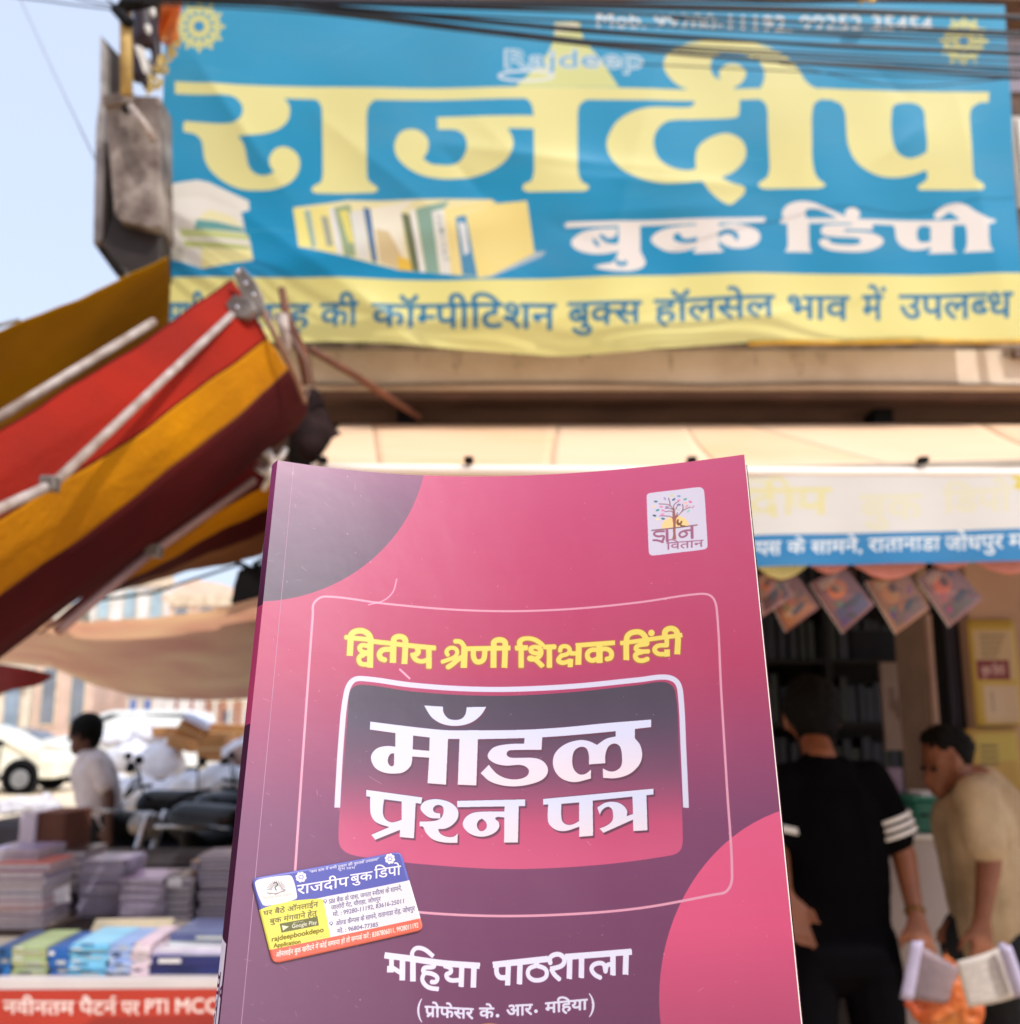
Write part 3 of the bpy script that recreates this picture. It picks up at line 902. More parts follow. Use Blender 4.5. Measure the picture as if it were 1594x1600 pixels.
    for s_ in ('640,740 600,710 530,695 380,690', '650,640 600,600 480,610', '650,580 580,545 490,545', '640,560 590,500 520,470 370,460', '580,500 575,430 550,350', '655,560 650,500 680,450 760,400', '690,560 720,500 740,480', '700,700 780,640 820,590 970,520', '820,600 830,530 820,470', '700,690 720,630'):
        L(s_, 15, Br)
    rs = np.random.RandomState(5)
    for s_, col, a in (('305,415', (40, 110, 140), 0), ('480,360', (150, 150, 190), 1), ('650,375', (20, 95, 125), 2.6), ('750,310', (110, 150, 190), 0), ('870,370', (80, 160, 150), 2.8), ('970,420', (220, 90, 150), .4), ('610,305', (200, 210, 140), 0), ('745,385', (230, 140, 190), 0), ('410,515', (220, 130, 170), 0), ('340,580', (40, 140, 150), 2.8), ('445,585', (215, 130, 180), 0), ('520,520', (150, 130, 180), 0), ('435,660', (230, 130, 190), 0), ('280,685', (20, 80, 105), .2), ('445,745', (30, 100, 130), .2), ('750,475', (100, 100, 150), 0), ('900,505', (220, 150, 150), 2.6), ('1020,520', (200, 150, 180), 2.4), ('740,570', (190, 200, 200), 0), ('930,600', (130, 200, 190), 2.4), ('870,440', (240, 180, 160), 0), ('270,510', (240, 205, 160), 0), ('340,755', (235, 225, 160), 0)):
        x, y = [float(v) for v in s_.split(',')]
        c.ellipse(o9[0] + x / k9, o9[1] + y / k9, 3.0, 1.5, col, rot=a)
    for s_ in ('730,770 720,820 740,860', '740,830 780,840 800,800', '760,840 800,880 860,890'): L(s_, 34, (110, 70, 20))
    L('228,970 640,925 1100,865', 24, Br)
    for s_, w_ in (('460,985c 300,1000 275,1050 350,1085 455,1080 455,1130 420,1190', 42), ('260,1160 330,1160 440,1195', 42), ('520,950c 525,1170c', 48), ('1000,890c 1005,1110c', 50), ('990,960c 830,985 760,1040 790,1095 870,1080 905,1030 860,990', 40)):
        L(s_, w_, (150, 84, 120))
    word(c, 'वितान', (1041.0, 848.0, 859.0), (1099.5, 843.5, 854.0), (150, 84, 120), grow=0.9)
    # wear: scratches and specks of the laminate, most on the left
    rs = np.random.RandomState(11)
    for _ in range(80):
        x = 380 + abs(rs.normal(0, 110)) if rs.rand() < .7 else rs.uniform(420, 1180)
        y = rs.uniform(740, 1600); L_ = rs.exponential(6) + 1; a = rs.normal(0.45, .5)
        c.stroke(np.array([(x, y), (x + L_ * math.cos(a), y + L_ * math.sin(a))]), rs.uniform(.6, 1.1), (240, 215, 232), rs.uniform(.08, .4))
    for _ in range(120):
        x, y = rs.uniform(420, 1200), rs.uniform(730, 1600)
        c.ellipse(x, y, rs.uniform(.4, 1.1), rs.uniform(.4, 1.1), (250, 230, 240), rs.uniform(.2, .6))
    q = cr([(620, 905, 0), (614, 925, 0), (600, 938, 0), (576, 945, 0)], False)
    c.stroke(q, 2.0, (246, 170, 200), .8); c.stroke(np.array([(625, 1046), (640, 1060)]), 3, (246, 190, 215), .8)
    return c.image('cover_print')

def draw_card():
    """card stuck on the cover; drawn in its own 1594-unit picture, later placed on the card sheet"""
    W, H = 900, 500
    Q = [np.array(p, float) for p in ((12, 243), (1345, 2), (1552, 700), (205, 1003))]   # corners in the enlarged view
    def Fq(uv):
        u = uv[:, :1]; v = uv[:, 1:]
        return Q[0] * (1 - u) * (1 - v) + Q[1] * u * (1 - v) + Q[2] * u * v + Q[3] * (1 - u) * v
    inv = inverse_of(Fq, W, H, lambda P: np.stack([P[:, 0] / 1500, P[:, 1] / 1000], -1))
    c = Canvas(W, H, inv, (222, 216, 222))
    def poly(s, col, a=1): c.fill([cr(parse(s))], col, a)
    poly('-60,200c 1400,-60c 1430,262c 980,350 700,400 500,440 300,455 150,500 60,540c', (88, 92, 172))
    poly('60,540c 150,500 300,455 420,440 600,428 636,440c 700,770c 175,890c', (224, 216, 96))
    poly('150,886c 1540,595c 1620,800c 160,1080c', (220, 104, 86))
    poly('45,290 70,255 320,215 360,230 402,380 395,430 150,490 110,475', (224, 220, 224))
    for k in range(15):
        a = math.pi * (1.0 + k / 14)
        c.stroke(np.array([(225 + 38 * math.cos(a) + k * .5, 345 + 38 * math.sin(a)), (225 + 78 * math.cos(a), 345 + 80 * math.sin(a))]), 5, (110, 104, 104))
    c.stroke(cr(parse('200,290 222,280 235,305 215,325 225,350'), False), 9, (80, 76, 80))
    c.stroke(np.array([(150, 375), (225, 385), (300, 350)]), 9, (140, 132, 130)); c.stroke(np.array([(165, 388), (300, 362)]), 5, (160, 150, 150))
    word(c, 'Rajdeep Book Depot', (118, 405, 432), (355, 370, 395), (200, 170, 150), lat=True)
    Wh = (226, 224, 234); Nv = (92, 88, 132)
    for cx, cy in ((438, 232), (1243, 70)):
        for k in range(8):
            a = k * math.pi / 4 + .2
            c.ellipse(cx + 34 * math.cos(a), cy + 34 * math.sin(a), 15, 15, Wh)
        c.ellipse(cx, cy, 34, 34, Wh)
        for k in range(6): c.ellipse(cx + 18 * math.cos(k * 1.05), cy + 18 * math.sin(k * 1.05), 6, 6, (84, 88, 190))
    word(c, '"कम दाम में सभी प्रकार की पुस्तकें उपलब्ध"', (510, 176, 196), (1140, 60, 82), Wh, grow=1.0)
    word(c, 'शुभ लाभ', (765, 152, 172), (920, 138, 158), Wh, grow=.8)
    for gr, col in ((4.5, (70, 72, 160)), (1.9, Wh)):
        word(c, 'राजदीप', (405, 308, 392), (862, 232, 312), col, grow=gr)
        word(c, 'बुक', (878, 212, 285), (1080, 182, 255), col, grow=gr)
        word(c, 'डिपो', (1098, 165, 248), (1345, 132, 212), col, grow=gr)
    Gr = (110, 100, 60)
    word(c, 'घर बैठे ऑनलाईन', (120, 540, 578), (590, 455, 498), Gr, grow=1.5)
    word(c, 'बुक मंगवाने हेतु', (175, 610, 650), (580, 535, 578), Gr, grow=1.5)
    poly('258,650c 585,587c 598,665c 275,730c', (104, 104, 62))
    poly('278,664c 338,675c 288,712c', (215, 220, 190))
    word(c, 'Google Play', (365, 655, 690), (580, 620, 652), (240, 240, 225), lat=True, grow=.6)
    word(c, 'GET IT ON', (372, 640, 650), (460, 622, 632), (230, 230, 210), lat=True)
    word(c, 'rajdeepbookdepo', (195, 765, 808), (638, 680, 722), (112, 96, 0), lat=True, grow=1.8)
    word(c, 'Application', (210, 825, 862), (438, 790, 822), (112, 96, 0), lat=True, grow=1.8)
    word(c, 'डाउनलोड करें', (450, 780, 812), (650, 748, 778), (200, 190, 120), grow=.5)
    for a, b in (((655, 450), 1), ((706, 645), 1)):
        pass
    for x, y in ((652, 448), (706, 646)):
        c.ellipse(x, y, 16, 14, Nv); c.ellipse(x, y - 1, 9, 7, (250, 248, 255)); c.fill([np.array([(x - 6, y + 10), (x + 8, y + 10), (x + 3, y + 26)])], Nv)
    word(c, 'SBI बैंक के पास, जनता स्वीट्स के सामने,', (685, 438, 472), (1350, 315, 352), Nv, grow=1.15)
    word(c, 'जालोरी गेट, चौराहा, जोधपुर', (705, 492, 528), (1155, 412, 446), Nv, grow=1.15)
    word(c, 'मो. : 99280-11192, 83616-25011', (720, 552, 588), (1368, 432, 466), Nv, grow=1.15)
    word(c, 'ओल्ड कैम्पस के सामने, रातानाडा रोड़, जोधपुर', (748, 632, 668), (1470, 495, 532), Nv, grow=1.15)
    word(c, 'मो. : 96804-77385', (760, 700, 735), (1128, 640, 672), Nv, grow=1.15)
    word(c, 'ऑनलाईन बुक खरीदने में कोई समस्या हो तो सम्पर्क करें : 8387806011, 9928011192', (232, 905, 945), (1500, 640, 678), (254, 238, 236), grow=1.0)
    im = c.image('card_print')
    return im, Q, inv

# ============================================================ THE SETTING
M_conc = mat('plaster_cream', (222, 206, 182), 0.85, 0.12, 3, 0.15, c2=(190, 168, 140))
M_beam = mat('beam_brown', (120, 92, 74), 0.8, 0.2, 5, 0.2, c2=(84, 62, 52))
M_soff = mat('soffit_brown', (104, 78, 66), 0.85, 0.2, 4, 0.2)
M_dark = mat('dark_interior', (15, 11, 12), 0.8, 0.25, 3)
M_white = mat('white_paint', (232, 230, 226), 0.55, 0.06, 5)
M_metal = mat('grey_metal', (160, 152, 146), 0.45, 0.2, 12, 0.1, metal=0.6, c2=(96, 88, 84))
M_steel = mat('dull_white_steel', (182, 170, 164), 0.55, 0.15, 22, 0.2, c2=(138, 116, 104))
M_rust = mat('rusty_box_steel', (158, 146, 138), 0.6, 0.25, 9, 0.5, metal=0.1, c2=(84, 68, 60))
M_black = mat('black_rubber', (14, 13, 16), 0.7, 0.2, 10, spec=.2)
M_wire = mat('black_cable', (26, 30, 44), 0.45, 0.2, 3)
M_asph = mat('dusty_ground', (214, 192, 160), 0.95, 0.12, 0.9, 0.3, c2=(188, 162, 130), bscale=14)
M_wood = mat('brown_wood', (112, 66, 44), 0.7, 0.25, 9, 0.2)
M_paper = mat('paper_white', (226, 222, 224), 0.8, 0.06, 30)
M_card = mat('cardboard', (176, 124, 74), 0.85, 0.15, 7, 0.1)
M_glass = mat('car_glass', (44, 52, 58), 0.08, 0.1, 2, spec=0.8)
M_chrome = mat('chrome', (200, 200, 205), 0.2, 0.05, 8, metal=0.9)
M_skinA = mat('skin_brown', (138, 82, 54), 0.55, 0.12, 18, 0.05)
M_skinB = mat('skin_tan', (134, 80, 54), 0.55, 0.12, 18, 0.05)
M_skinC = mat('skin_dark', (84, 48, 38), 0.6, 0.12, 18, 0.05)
M_hair = mat('black_hair', (8, 7, 7), 0.7, 0.3, 60, 0.4, spec=0.15)

# ground: one sheet to the horizon
bm = bmesh.new()
n = 24
for j in range(n + 1):
    for i in range(n + 1):
        bm.verts.new((-500 + 1000 * i / n, -300 + 1100 * j / n, 0))
bm.verts.ensure_lookup_table()
for j in range(n):
    for i in range(n):
        a = j * (n + 1) + i
        bm.faces.new([bm.verts[k] for k in (a, a + 1, a + n + 2, a + n + 1)])
g = obj('ground', bm, M_asph); setp(g, kind='structure')
rd = box('road', -60, 60, 14.0, 40, 0.004, 0.0045, mat('pale_road', (222, 206, 180), 0.9, 0.1, 0.8, 0.2, c2=(200, 182, 154))); setp(rd, kind='structure')

# ============================================================ SHOP BUILDING
SB = empty('shop_building', (0.6, 4.8, 0), 'cream two storey shop building carrying the blue banner, its ground floor open and dark', 'building')
def lv(py, Y): return at(797, py, Y).z
XL = -1.62; XR = 4.2
z_sof = lv(612, 4.3)
box('wall', XL, XR, 4.32, 4.6, z_sof + 0.006, 5.3, M_conc, SB)                   # upper front wall
box('ledge', XL - 0.02, XR, 4.26, 4.318, z_sof + 0.002, lv(552, 4.3), mat('ledge_cream', (236, 222, 204), 0.8, 0.1, 2.5, 0.3, c2=(204, 182, 156)), SB)
box('soffit', XL, XR, 4.30, 8.5, z_sof - 0.03, z_sof, M_soff, SB)
box('side_wall', XL, XL + 0.12, 4.61, 8.5, z_sof + 0.01, 5.3, M_conc, SB)
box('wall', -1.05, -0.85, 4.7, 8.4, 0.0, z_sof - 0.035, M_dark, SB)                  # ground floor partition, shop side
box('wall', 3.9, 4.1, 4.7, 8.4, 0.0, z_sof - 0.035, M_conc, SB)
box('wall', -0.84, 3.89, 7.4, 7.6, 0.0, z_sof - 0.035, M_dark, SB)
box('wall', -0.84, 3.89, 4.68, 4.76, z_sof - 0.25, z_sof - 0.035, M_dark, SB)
box('floor_slab', -1.05, 3.9, 3.9, 7.4, 0.0, 0.12, mat('shop_floor', (96, 84, 76), 0.7, 0.2, 4), SB)
# roofline beam above the banner and the next bay at its right
box('beam', XL, XR, 4.02, 4.31, lv(6, 4.05), lv(-60, 4.05), M_beam, SB)
tp = lv(18, 4.25)
for i, (py0, py1, mm) in enumerate(((18, 58, M_beam), (60, 150, mat('pale_lilac_wall', (196, 188, 206), 0.8, 0.08, 3)), (152, 185, M_beam), (186, 330, mat('pale_grey_plaster', (206, 198, 190), 0.85, 0.1, 4)), (332, 560, mat('brown_panel', (120, 98, 84), 0.8, 0.2, 4)))):
    a = at(1560, py0, 4.24); b = at(1640, py1, 4.24)
    box('panel', a.x, a.x + 0.9, 4.20 + 0.004 * i, 4.255, b.z, a.z, mm, SB)
for k in range(4):
    x = at(1600, 240, 4.19).x - 0.03 + k * 0.06
    box('baluster', x, x + 0.02, 4.16, 4.185, at(0, 325, 4.18).z, at(0, 190, 4.18).z, M_white, SB)
tube('conduit', [Vector((XL + .1 + (XR - XL - .1) * q / 12, 4.25, lv(606, 4.3) + .006 * math.sin(q * 2.2))) for q in range(13)], .008, mat('grey_conduit', (150, 132, 116), .6, .2, 9), SB)
rs_ = random.Random(5)
for k in range(16):
    x = rs_.uniform(-1.0, 2.6); wd = rs_.uniform(.015, .06); z1_ = lv(556, 4.3)
    bm = bmesh.new(); hh_ = rs_.uniform(.05, .13)
    vs_ = [bm.verts.new(p) for p in ((x, 4.2575, z1_), (x + wd, 4.2575, z1_), (x + wd * .8, 4.2575, z1_ - hh_ * .8), (x + wd * .5, 4.2575, z1_ - hh_), (x + wd * .2, 4.2575, z1_ - hh_ * .6))]
    bm.faces.new(vs_); obj('rain_stain', bm, mat('rain_stain', (222, 204, 182), .9, .2, 30), SB)
# soffit fittings
for px in (1362, 640):
    a = at(px, 642, 4.6)
    box('bracket', a.x - 0.04, a.x + 0.04, 4.45, 4.6, z_sof - 0.16, z_sof - 0.031, M_black, SB)

# ============================================================ THE BANNER
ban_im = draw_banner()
_rc = random.Random(12)
CREASES = [(.02, .12, .16, .62, .014, .05), (.05, .55, .30, .98, .012, .05), (.16, .30, .36, .70, .010, .05), (.30, .42, .62, .50, .014, .04), (.44, .50, .74, .56, .012, .035), (.46, .62, .70, .60, .010, .04),
           (.22, .84, .30, 1.0, .014, .03), (.60, .05, .50, .95, .006, .05), (.36, .96, .60, .82, .012, .04), (.60, .98, .84, .86, .010, .04), (.80, .10, .74, .60, .007, .05), (.93, .2, .98, .9, .010, .05)]
for _ in range(9):
    a_, b_ = _rc.uniform(.03, .9), _rc.uniform(.1, .9); t_ = _rc.uniform(-.9, 1.2)
    CREASES.append((a_, b_, a_ + .10 * math.cos(t_), b_ + .22 * math.sin(t_), _rc.uniform(-.006, .008), _rc.uniform(.02, .04)))
def ban_pt(u, v):
    vb = 0.95 - 0.008 * math.sin(u * 9) + (0.022 * max(0, 1 - abs(u - 0.45) * 4)) - 0.012 * u
    if u < 0.03: vb += 0.0
    P = BAN(np.array([[u, v * vb]]))[0]
    wv = 0.018 * math.sin(u * 17 + v * 3) * (0.3 + v) + 0.012 * math.sin(u * 41 - v * 9) * (0.2 + v * .8) + 0.010 * math.sin(v * 13 + u * 23)
    wv += 0.03 * math.exp(-((v - 0.75 + 0.6 * (u - .2)) / 0.05) ** 2) * math.exp(-((u - .25) / .2) ** 2)
    wv += 0.022 * math.exp(-((v - 0.55 - 0.35 * (u - .5)) / 0.06) ** 2) * math.exp(-((u - .5) / .12) ** 2)
    wv += 0.05 * max(0, v - .9) / .1 * (0.5 + 0.5 * math.sin(u * 12))
    cz = 0.0
    for (a, b, c_, d_, h_, w_) in CREASES:
        # distance of (u,v) to a crease running from (a,b) to (c_,d_)
        ex, ey = (c_ - a) * 2.5, d_ - b
        px_, py_ = (u - a) * 2.5, v - b
        L2 = ex * ex + ey * ey
        t_ = min(1, max(0, (px_ * ex + py_ * ey) / L2))
        dd = math.hypot(px_ - t_ * ex, py_ - t_ * ey)
        cz += h_ * math.exp(-(dd / w_)) * math.sin(math.pi * min(1, max(0, t_)) * .96 + .06)
    return Vector(P) + Vector((0, -0.03 - wv * 0.4 - cz, 0)), vb
SBN = empty('shop_banner', tuple(ban_pt(.5, 1)[0]), 'large blue and yellow flex banner of the book shop, strung across the upper wall', 'banner')
me_o = grid_mesh('printed_sheet', lambda u, v: ban_pt(u, v)[0], 250, 100, None, SBN)
uvl = me_o.data.uv_layers[0]
for lp, d in zip(me_o.data.loops, uvl.data):
    u, v = d.uv; v = 1 - v
    d.uv = (u, 1 - v * ban_pt(u, v)[1])
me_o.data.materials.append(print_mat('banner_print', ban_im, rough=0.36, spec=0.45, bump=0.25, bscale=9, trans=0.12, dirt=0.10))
# hem rolled at the lower right, frame pipes behind
tube('hem', [ban_pt(u, 1.0)[0] + Vector((0, 0.004, -0.004)) for u in [0.68 + 0.32 * k / 20 for k in range(21)]], 0.013, mat('hem_yellow', (214, 176, 62), 0.5, 0.2, 10), SBN)
for v_ in (0.01, 0.93):
    tube('frame_pipe', [Vector(BAN(np.array([[u, v_]]))[0]) + Vector((0, 0.05, 0)) for u in (-0.01, .5, 1.01)], 0.018, M_metal, SBN)
for u_ in (0.004, 0.5, 0.996):
    tube('frame_pipe', [Vector(BAN(np.array([[u_, v]]))[0]) + Vector((0, 0.09, 0)) for v in (0.0, .95)], 0.016, M_metal, SBN)

# ============================================================ THE BOOK
cov_im = draw_cover()
bmid = BKv(.5, VMAX)
BOOK = empty('textbook', tuple(bmid), 'pink and plum paperback held up close, a visiting card stuck on its cover', 'book')
fc = grid_mesh('front_cover', lambda u, v: BKv(u, v * VMAX), 64, 48, None, BOOK)
cm = print_mat('cover_print', cov_im, rough=0.42, coat=1.0, coatr=0.16, spec=0.5, bump=0.0)
nn = cm.node_tree; bb = nn.nodes['Principled BSDF']
# laminate: faint waviness, and a coat that is a little milky where it is rubbed
tcn = nn.nodes.new('ShaderNodeUVMap'); tcn.uv_map = 'UVMap'
n1 = nn.nodes.new('ShaderNodeTexNoise'); n1.inputs['Scale'].default_value = 4; n1.inputs['Detail'].default_value = 5
nn.links.new(tcn.outputs[0], n1.inputs['Vector'])
mr = nn.nodes.new('ShaderNodeMapRange'); mr.inputs[3].default_value = 0.36; mr.inputs[4].default_value = 0.56
bb.inputs['Coat IOR'].default_value = 1.7
nn.links.new(n1.outputs[0], mr.inputs[0]); nn.links.new(mr.outputs[0], bb.inputs['Coat Roughness'])
bp = nn.nodes.new('ShaderNodeBump'); bp.inputs['Strength'].default_value = 0.25; bp.inputs['Distance'].default_value = 0.004
nn.links.new(n1.outputs[0], bp.inputs['Height']); nn.links.new(bp.outputs[0], bb.inputs['Coat Normal'])
fc.data.materials.append(cm)
TH = 0.0095
M_pages = mat('page_edges', (232, 224, 214), 0.8, 0.08, 400, 0.2)
M_back = mat('plum_card', (58, 24, 50), 0.8, 0.15, 12, spec=.1)
def shell(name, t0, t1, u0, u1, m, nu=40):
    bm = bmesh.new()
    rows = []
    for v in (0.0005, VMAX - 0.002):
        for t in (t0, t1):
            rows.append([bm.verts.new(BKv(u0 + (u1 - u0) * i / nu, v, t)) for i in range(nu + 1)])
    a, b, c, d = rows
    for i in range(nu):
        bm.faces.new((a[i], a[i + 1], c[i + 1], c[i])); bm.faces.new((b[i], d[i], d[i + 1], b[i + 1]))
        bm.faces.new((a[i], b[i], b[i + 1], a[i + 1])); bm.faces.new((c[i], c[i + 1], d[i + 1], d[i]))
    bm.faces.new((a[0], c[0], d[0], b[0])); bm.faces.new((a[-1], b[-1], d[-1], c[-1]))
    return obj(name, bm, m, BOOK, smooth=False)
shell('page_block', -0.0004, -TH + 0.0004, 0.012, 0.9985, M_pages)
shell('back_cover', -TH, -TH - 0.0004, 0.0, 1.0, M_back)
# spine: rounded shoulder with its own print
SPW, SPH = 120, 1400
def sp_inv(P): return np.asarray(P, float) * (SPW, SPH)
sc_ = Canvas(SPW, SPH, sp_inv, (112, 48, 88))
yy, xx = np.mgrid[0:SPH, 0:SPW]
q = np.clip((yy / SPH - .05) / .2, 0, 1)[..., None]
sc_.a[:] = (np.array((150, 66, 120)) * (1 - q) + np.array((72, 30, 62)) * q) / 255
m2 = ((yy / SPH > .24) & (yy / SPH < .42))[..., None]
sc_.a[:] = np.where(m2, np.array((178, 60, 108)) / 255, sc_.a)
# white label near the foot with turned letters
r0 = 0.71
sc_.fill([np.array([(.18, r0), (.30, r0 - .012), (.9, r0), (.9, r0 + .115), (.18, r0 + .125)])], (226, 220, 240))
class Turn:
    pass
def turned(text, y0, y1, xh, xb, col, gr=1.0, lat=False):
    cs, Wd = shape(text)
    al = np.concatenate(cs); X0, X1 = al[:, 0].min(), al[:, 0].max(); H_ = CAP if lat else HEAD
    o_ = [np.stack([xb + (xh - xb) * p[:, 1] / H_, y0 + (y1 - y0) * (p[:, 0] - X0) / (X1 - X0)], -1) * (SPW, SPH) for p in cs]
    r = sc_.mask(o_, 'nz', gr)
    if r: sc_.blend(r[0], r[1], r[2], col, 1)
turned('मॉडल', r0 + .035, r0 + .105, .75, .3, (90, 40, 80), 1.5)
turned('प्रश्न पत्र', r0 + .135, r0 + .215, .75, .3, (226, 220, 240), 1.5)
turned('हिंदी', r0 + .225, .98, .75, .3, (226, 220, 240), 1.2)
sp_im = sc_.image('spine_print')
def SPF(s, v):
    # s 0 = back edge, 1 = front edge; bulges outwards
    t = -(TH + 0.0004) * (1 - s)
    P = BKv(0, v * VMAX, t)
    o_ = -Vector(BXv).normalized()
    return P + o_ * (0.0013 * math.sin(math.pi * s))
so_ = grid_mesh('spine', SPF, 10, 30, None, BOOK)
so_.data.materials.append(print_mat('spine_print', sp_im, rough=0.9, coat=0.0, spec=0.05))
# hinge crease: a raised fold running down the cover, following the sheet; its pale colour paints the highlight
def crease(v): return 0.0285 + 0.000 * v
bm = bmesh.new()
tube_bm(bm, [BKv(0.032 + 0.0025 * math.sin(v * 2), v * VMAX, -0.00025) for v in [k / 40 for k in range(41)]], 0.00030, 6)
obj('hinge_crease', bm, mat('crease_highlight', (190, 150, 178), 0.25, 0.1, 50, coat=0.8), BOOK, smooth=True)
# the visiting card
card_im, Q, cdinv = draw_card()
Cuv = cinv(np.array([q_ / 5.693 + (390, 1330) for q_ in Q])) / (CW, CH) * (1, VMAX)
def CARD(u, v):
    # round the corners by drawing boundary points in along a superellipse
    asp = 1.72; r = 0.075
    x, y = u * asp, v
    cx = min(max(x, r), asp - r); cy = min(max(y, r), 1 - r)
    dx, dy = x - cx, y - cy
    d = math.hypot(dx, dy)
    if d > r: x, y = cx + dx / d * r, cy + dy / d * r
    u2, v2 = x / asp, y
    uv = Cuv[0] * (1 - u2) * (1 - v2) + Cuv[1] * u2 * (1 - v2) + Cuv[2] * u2 * v2 + Cuv[3] * (1 - u2) * v2
    return uv, u2, v2
def CARDP(u, v):
    uv, _, _ = CARD(u, v)
    return BKv(uv[0], uv[1], 0.0005)
cd = grid_mesh('visiting_card', CARDP, 60, 36, None, BOOK)
for lp, d in zip(cd.data.loops, cd.data.uv_layers[0].data):
    u, v = d.uv; v = 1 - v
    _, a_, b_ = CARD(u, v); d.uv = (a_, 1 - b_)
cd.data.materials.append(print_mat('card_print', card_im, rough=0.4, coat=0.5, coatr=0.3))
cd['label'] = 'small blue, yellow and white printed card glued on the lower left of the cover'
md = cd.modifiers.new('thickness', 'SOLIDIFY'); md.thickness = 0.00025; md.offset = 0

# ============================================================ CREAM AWNING, its sign cloth and valance
YF = 2.6
AW = empty('shop_awning', tuple(at(1050, 735, YF)), 'cream and pale orange cloth awning sloping out over the shop front below the banner', 'awning')
aw_c = mat('awning_cloth', (232, 186, 142), 0.85, 0.04, 1.6, 0.1, trans=0.12, c2=(236, 204, 172))
xa0, xa1 = at(560, 735, YF).x, 2.6
def AWF(u, v):
    a = Vector((at(488, 722, YF).x + u * (xa1 - at(488, 722, YF).x), YF, at(797, 730, YF).z - 0.012 * math.sin(u * 2.5)))
    b = Vector((at(530, 662, 4.4).x + u * (3.3 - at(530, 662, 4.4).x), 4.4, at(797, 662, 4.4).z))
    P = a.lerp(b, v)
    P.z += -0.03 * math.sin(math.pi * v) * (0.6 + 0.4 * math.sin(u * 9)) 
    return P
aw_c2 = mat('awning_cloth_pale', (236, 202, 168), 0.85, 0.05, 1.6, 0.1, trans=0.12, c2=(234, 196, 160))
cuts = [(0, 0), (.055, .035), (.20, .24), (.345, .38), (.50, .44), (.66, .70), (1, 1)]
for k in range(6):
    (a0, b0), (a1, b1) = cuts[k], cuts[k + 1]
    grid_mesh('cloth_panel', lambda u, v: AWF((a0 + (a1 - a0) * u) * (1 - v) + (b0 + (b1 - b0) * u) * v, v), 18, 16, (aw_c2, aw_c)[k % 2], AW, thick=0.004)
    if k: tube('seam', [AWF(a0 * (1 - v) + b0 * v, v) + Vector((0, 0, -.003)) for v in [q / 10 for q in range(11)]], .0035, aw_c2, AW, 6)
tube('front_pipe', [AWF(u, 0) + Vector((0, 0, -0.006)) for u in [k / 20 for k in range(21)]], 0.016, mat('front_pipe_white', (244, 232, 222), 0.5, 0.05, 4), AW)
for px in (505, 733, 1080, 1440):
    a = at(px, 721, YF)
    box('pipe_clamp', a.x - 0.012, a.x + 0.012, YF - 0.024, YF + 0.008, a.z - 0.007, a.z + 0.009, M_black, AW, bev=0.003)
# flap under the pipe, behind the sign
def strip_px(name, pts_top, pts_bot, Y, m, parent, n=24, ripple=0.006, thick=0.003):
    def F(u, v):
        def ip(L):
            xs = [p[0] for p in L]; ys = [p[1] for p in L]
            x = xs[0] + (xs[-1] - xs[0]) * u
            return x, float(np.interp(x, xs, ys))
        xt, yt = ip(pts_top); xb, yb = ip(pts_bot)
        P = at(xt, yt, Y).lerp(at(xb, yb, Y), v)
        P.y += ripple * math.sin(u * 30) * v
        return P
    return grid_mesh(name, F, n, 6, m, parent, thick=thick)
strip_px('red_flap', [(640, 738), (965, 736)], [(640, 752), (965, 752)], YF + 0.02, mat('red_cloth', (206, 70, 70), 0.8, 0.25, 9), AW)
strip_px('grey_flap', [(965, 735), (1660, 716)], [(965, 752), (1660, 738)], YF + 0.015, mat('grey_flap', (176, 164, 150), 0.8, 0.15, 5), AW)

# sign cloth: white with faded yellow name, blue strip with white address
SY = YF - 0.012
def fs(P00, P10, P11, P01): return bil(P00, P10, P11, P01)
SGN = fs(at(1020, 752, SY), at(1700, 726, SY), at(1700, 874, SY), at(1020, 889, SY))
sginv = inverse_of(lambda uv: proj_np(SGN(uv)), 1360, 280, lambda P: np.stack([(P[:, 0] - 1020) / 680, (P[:, 1] - 740) / 140], -1))
sg = Canvas(1360, 280, sginv, (226, 224, 222))
for tx, a, b in (('दीप', (1120, 766, 805), (1300, 764, 802)), ('बुक', (1345, 775, 812), (1440, 773, 810)), ('डिपो', (1475, 768, 800), (1580, 762, 797))):
    word(sg, tx, a, b, (234, 226, 150), grow=5, alpha=.28)
word(sg, 'दीप', (1170, 764, 806), (1298, 762, 802), (232, 220, 110), grow=3, alpha=.35)
word(sg, 'मो', (1583, 745, 770), (1640, 743, 768), (226, 205, 60), grow=4, alpha=.8)
sg.fill([np.array([(1000, 842), (1180, 836), (1400, 832), (1720, 822), (1720, 890), (1000, 896)])], (40, 130, 190))
for tx, a, b in (('ओल्ड कैम्पस', (1080, 850, 870), (1220, 846, 867)), ('के', (1230, 847, 865), (1258, 846, 864)), ('सामने,', (1267, 846, 865), (1347, 843, 862)),
                 ('रातानाडा', (1357, 842, 862), (1470, 839, 859)), ('जोधपुर', (1478, 839, 860), (1567, 836, 857)), ('मो.', (1575, 836, 857), (1620, 834, 855))):
    word(sg, tx, a, b, (236, 242, 248), grow=1.6)
sgi = sg.image('sign_print')
SG = empty('sign_cloth', tuple(at(1370, 880, SY)), 'white cloth sign with faded yellow letters and a blue address strip below the awning', 'sign')
so2 = grid_mesh('printed_sheet', lambda u, v: Vector(SGN(np.array([[u, v]]))[0]) + Vector((0, -0.005 * math.sin(u * 25) * v, 0)), 50, 10, None, SG)
so2.data.materials.append(print_mat('sign_print', sgi, rough=0.6, trans=0.2, dirt=0.08))
VL = empty('valance', tuple(at(1380, 890, YF)), 'scalloped yellow and salmon valance hanging under the sign', 'valance')
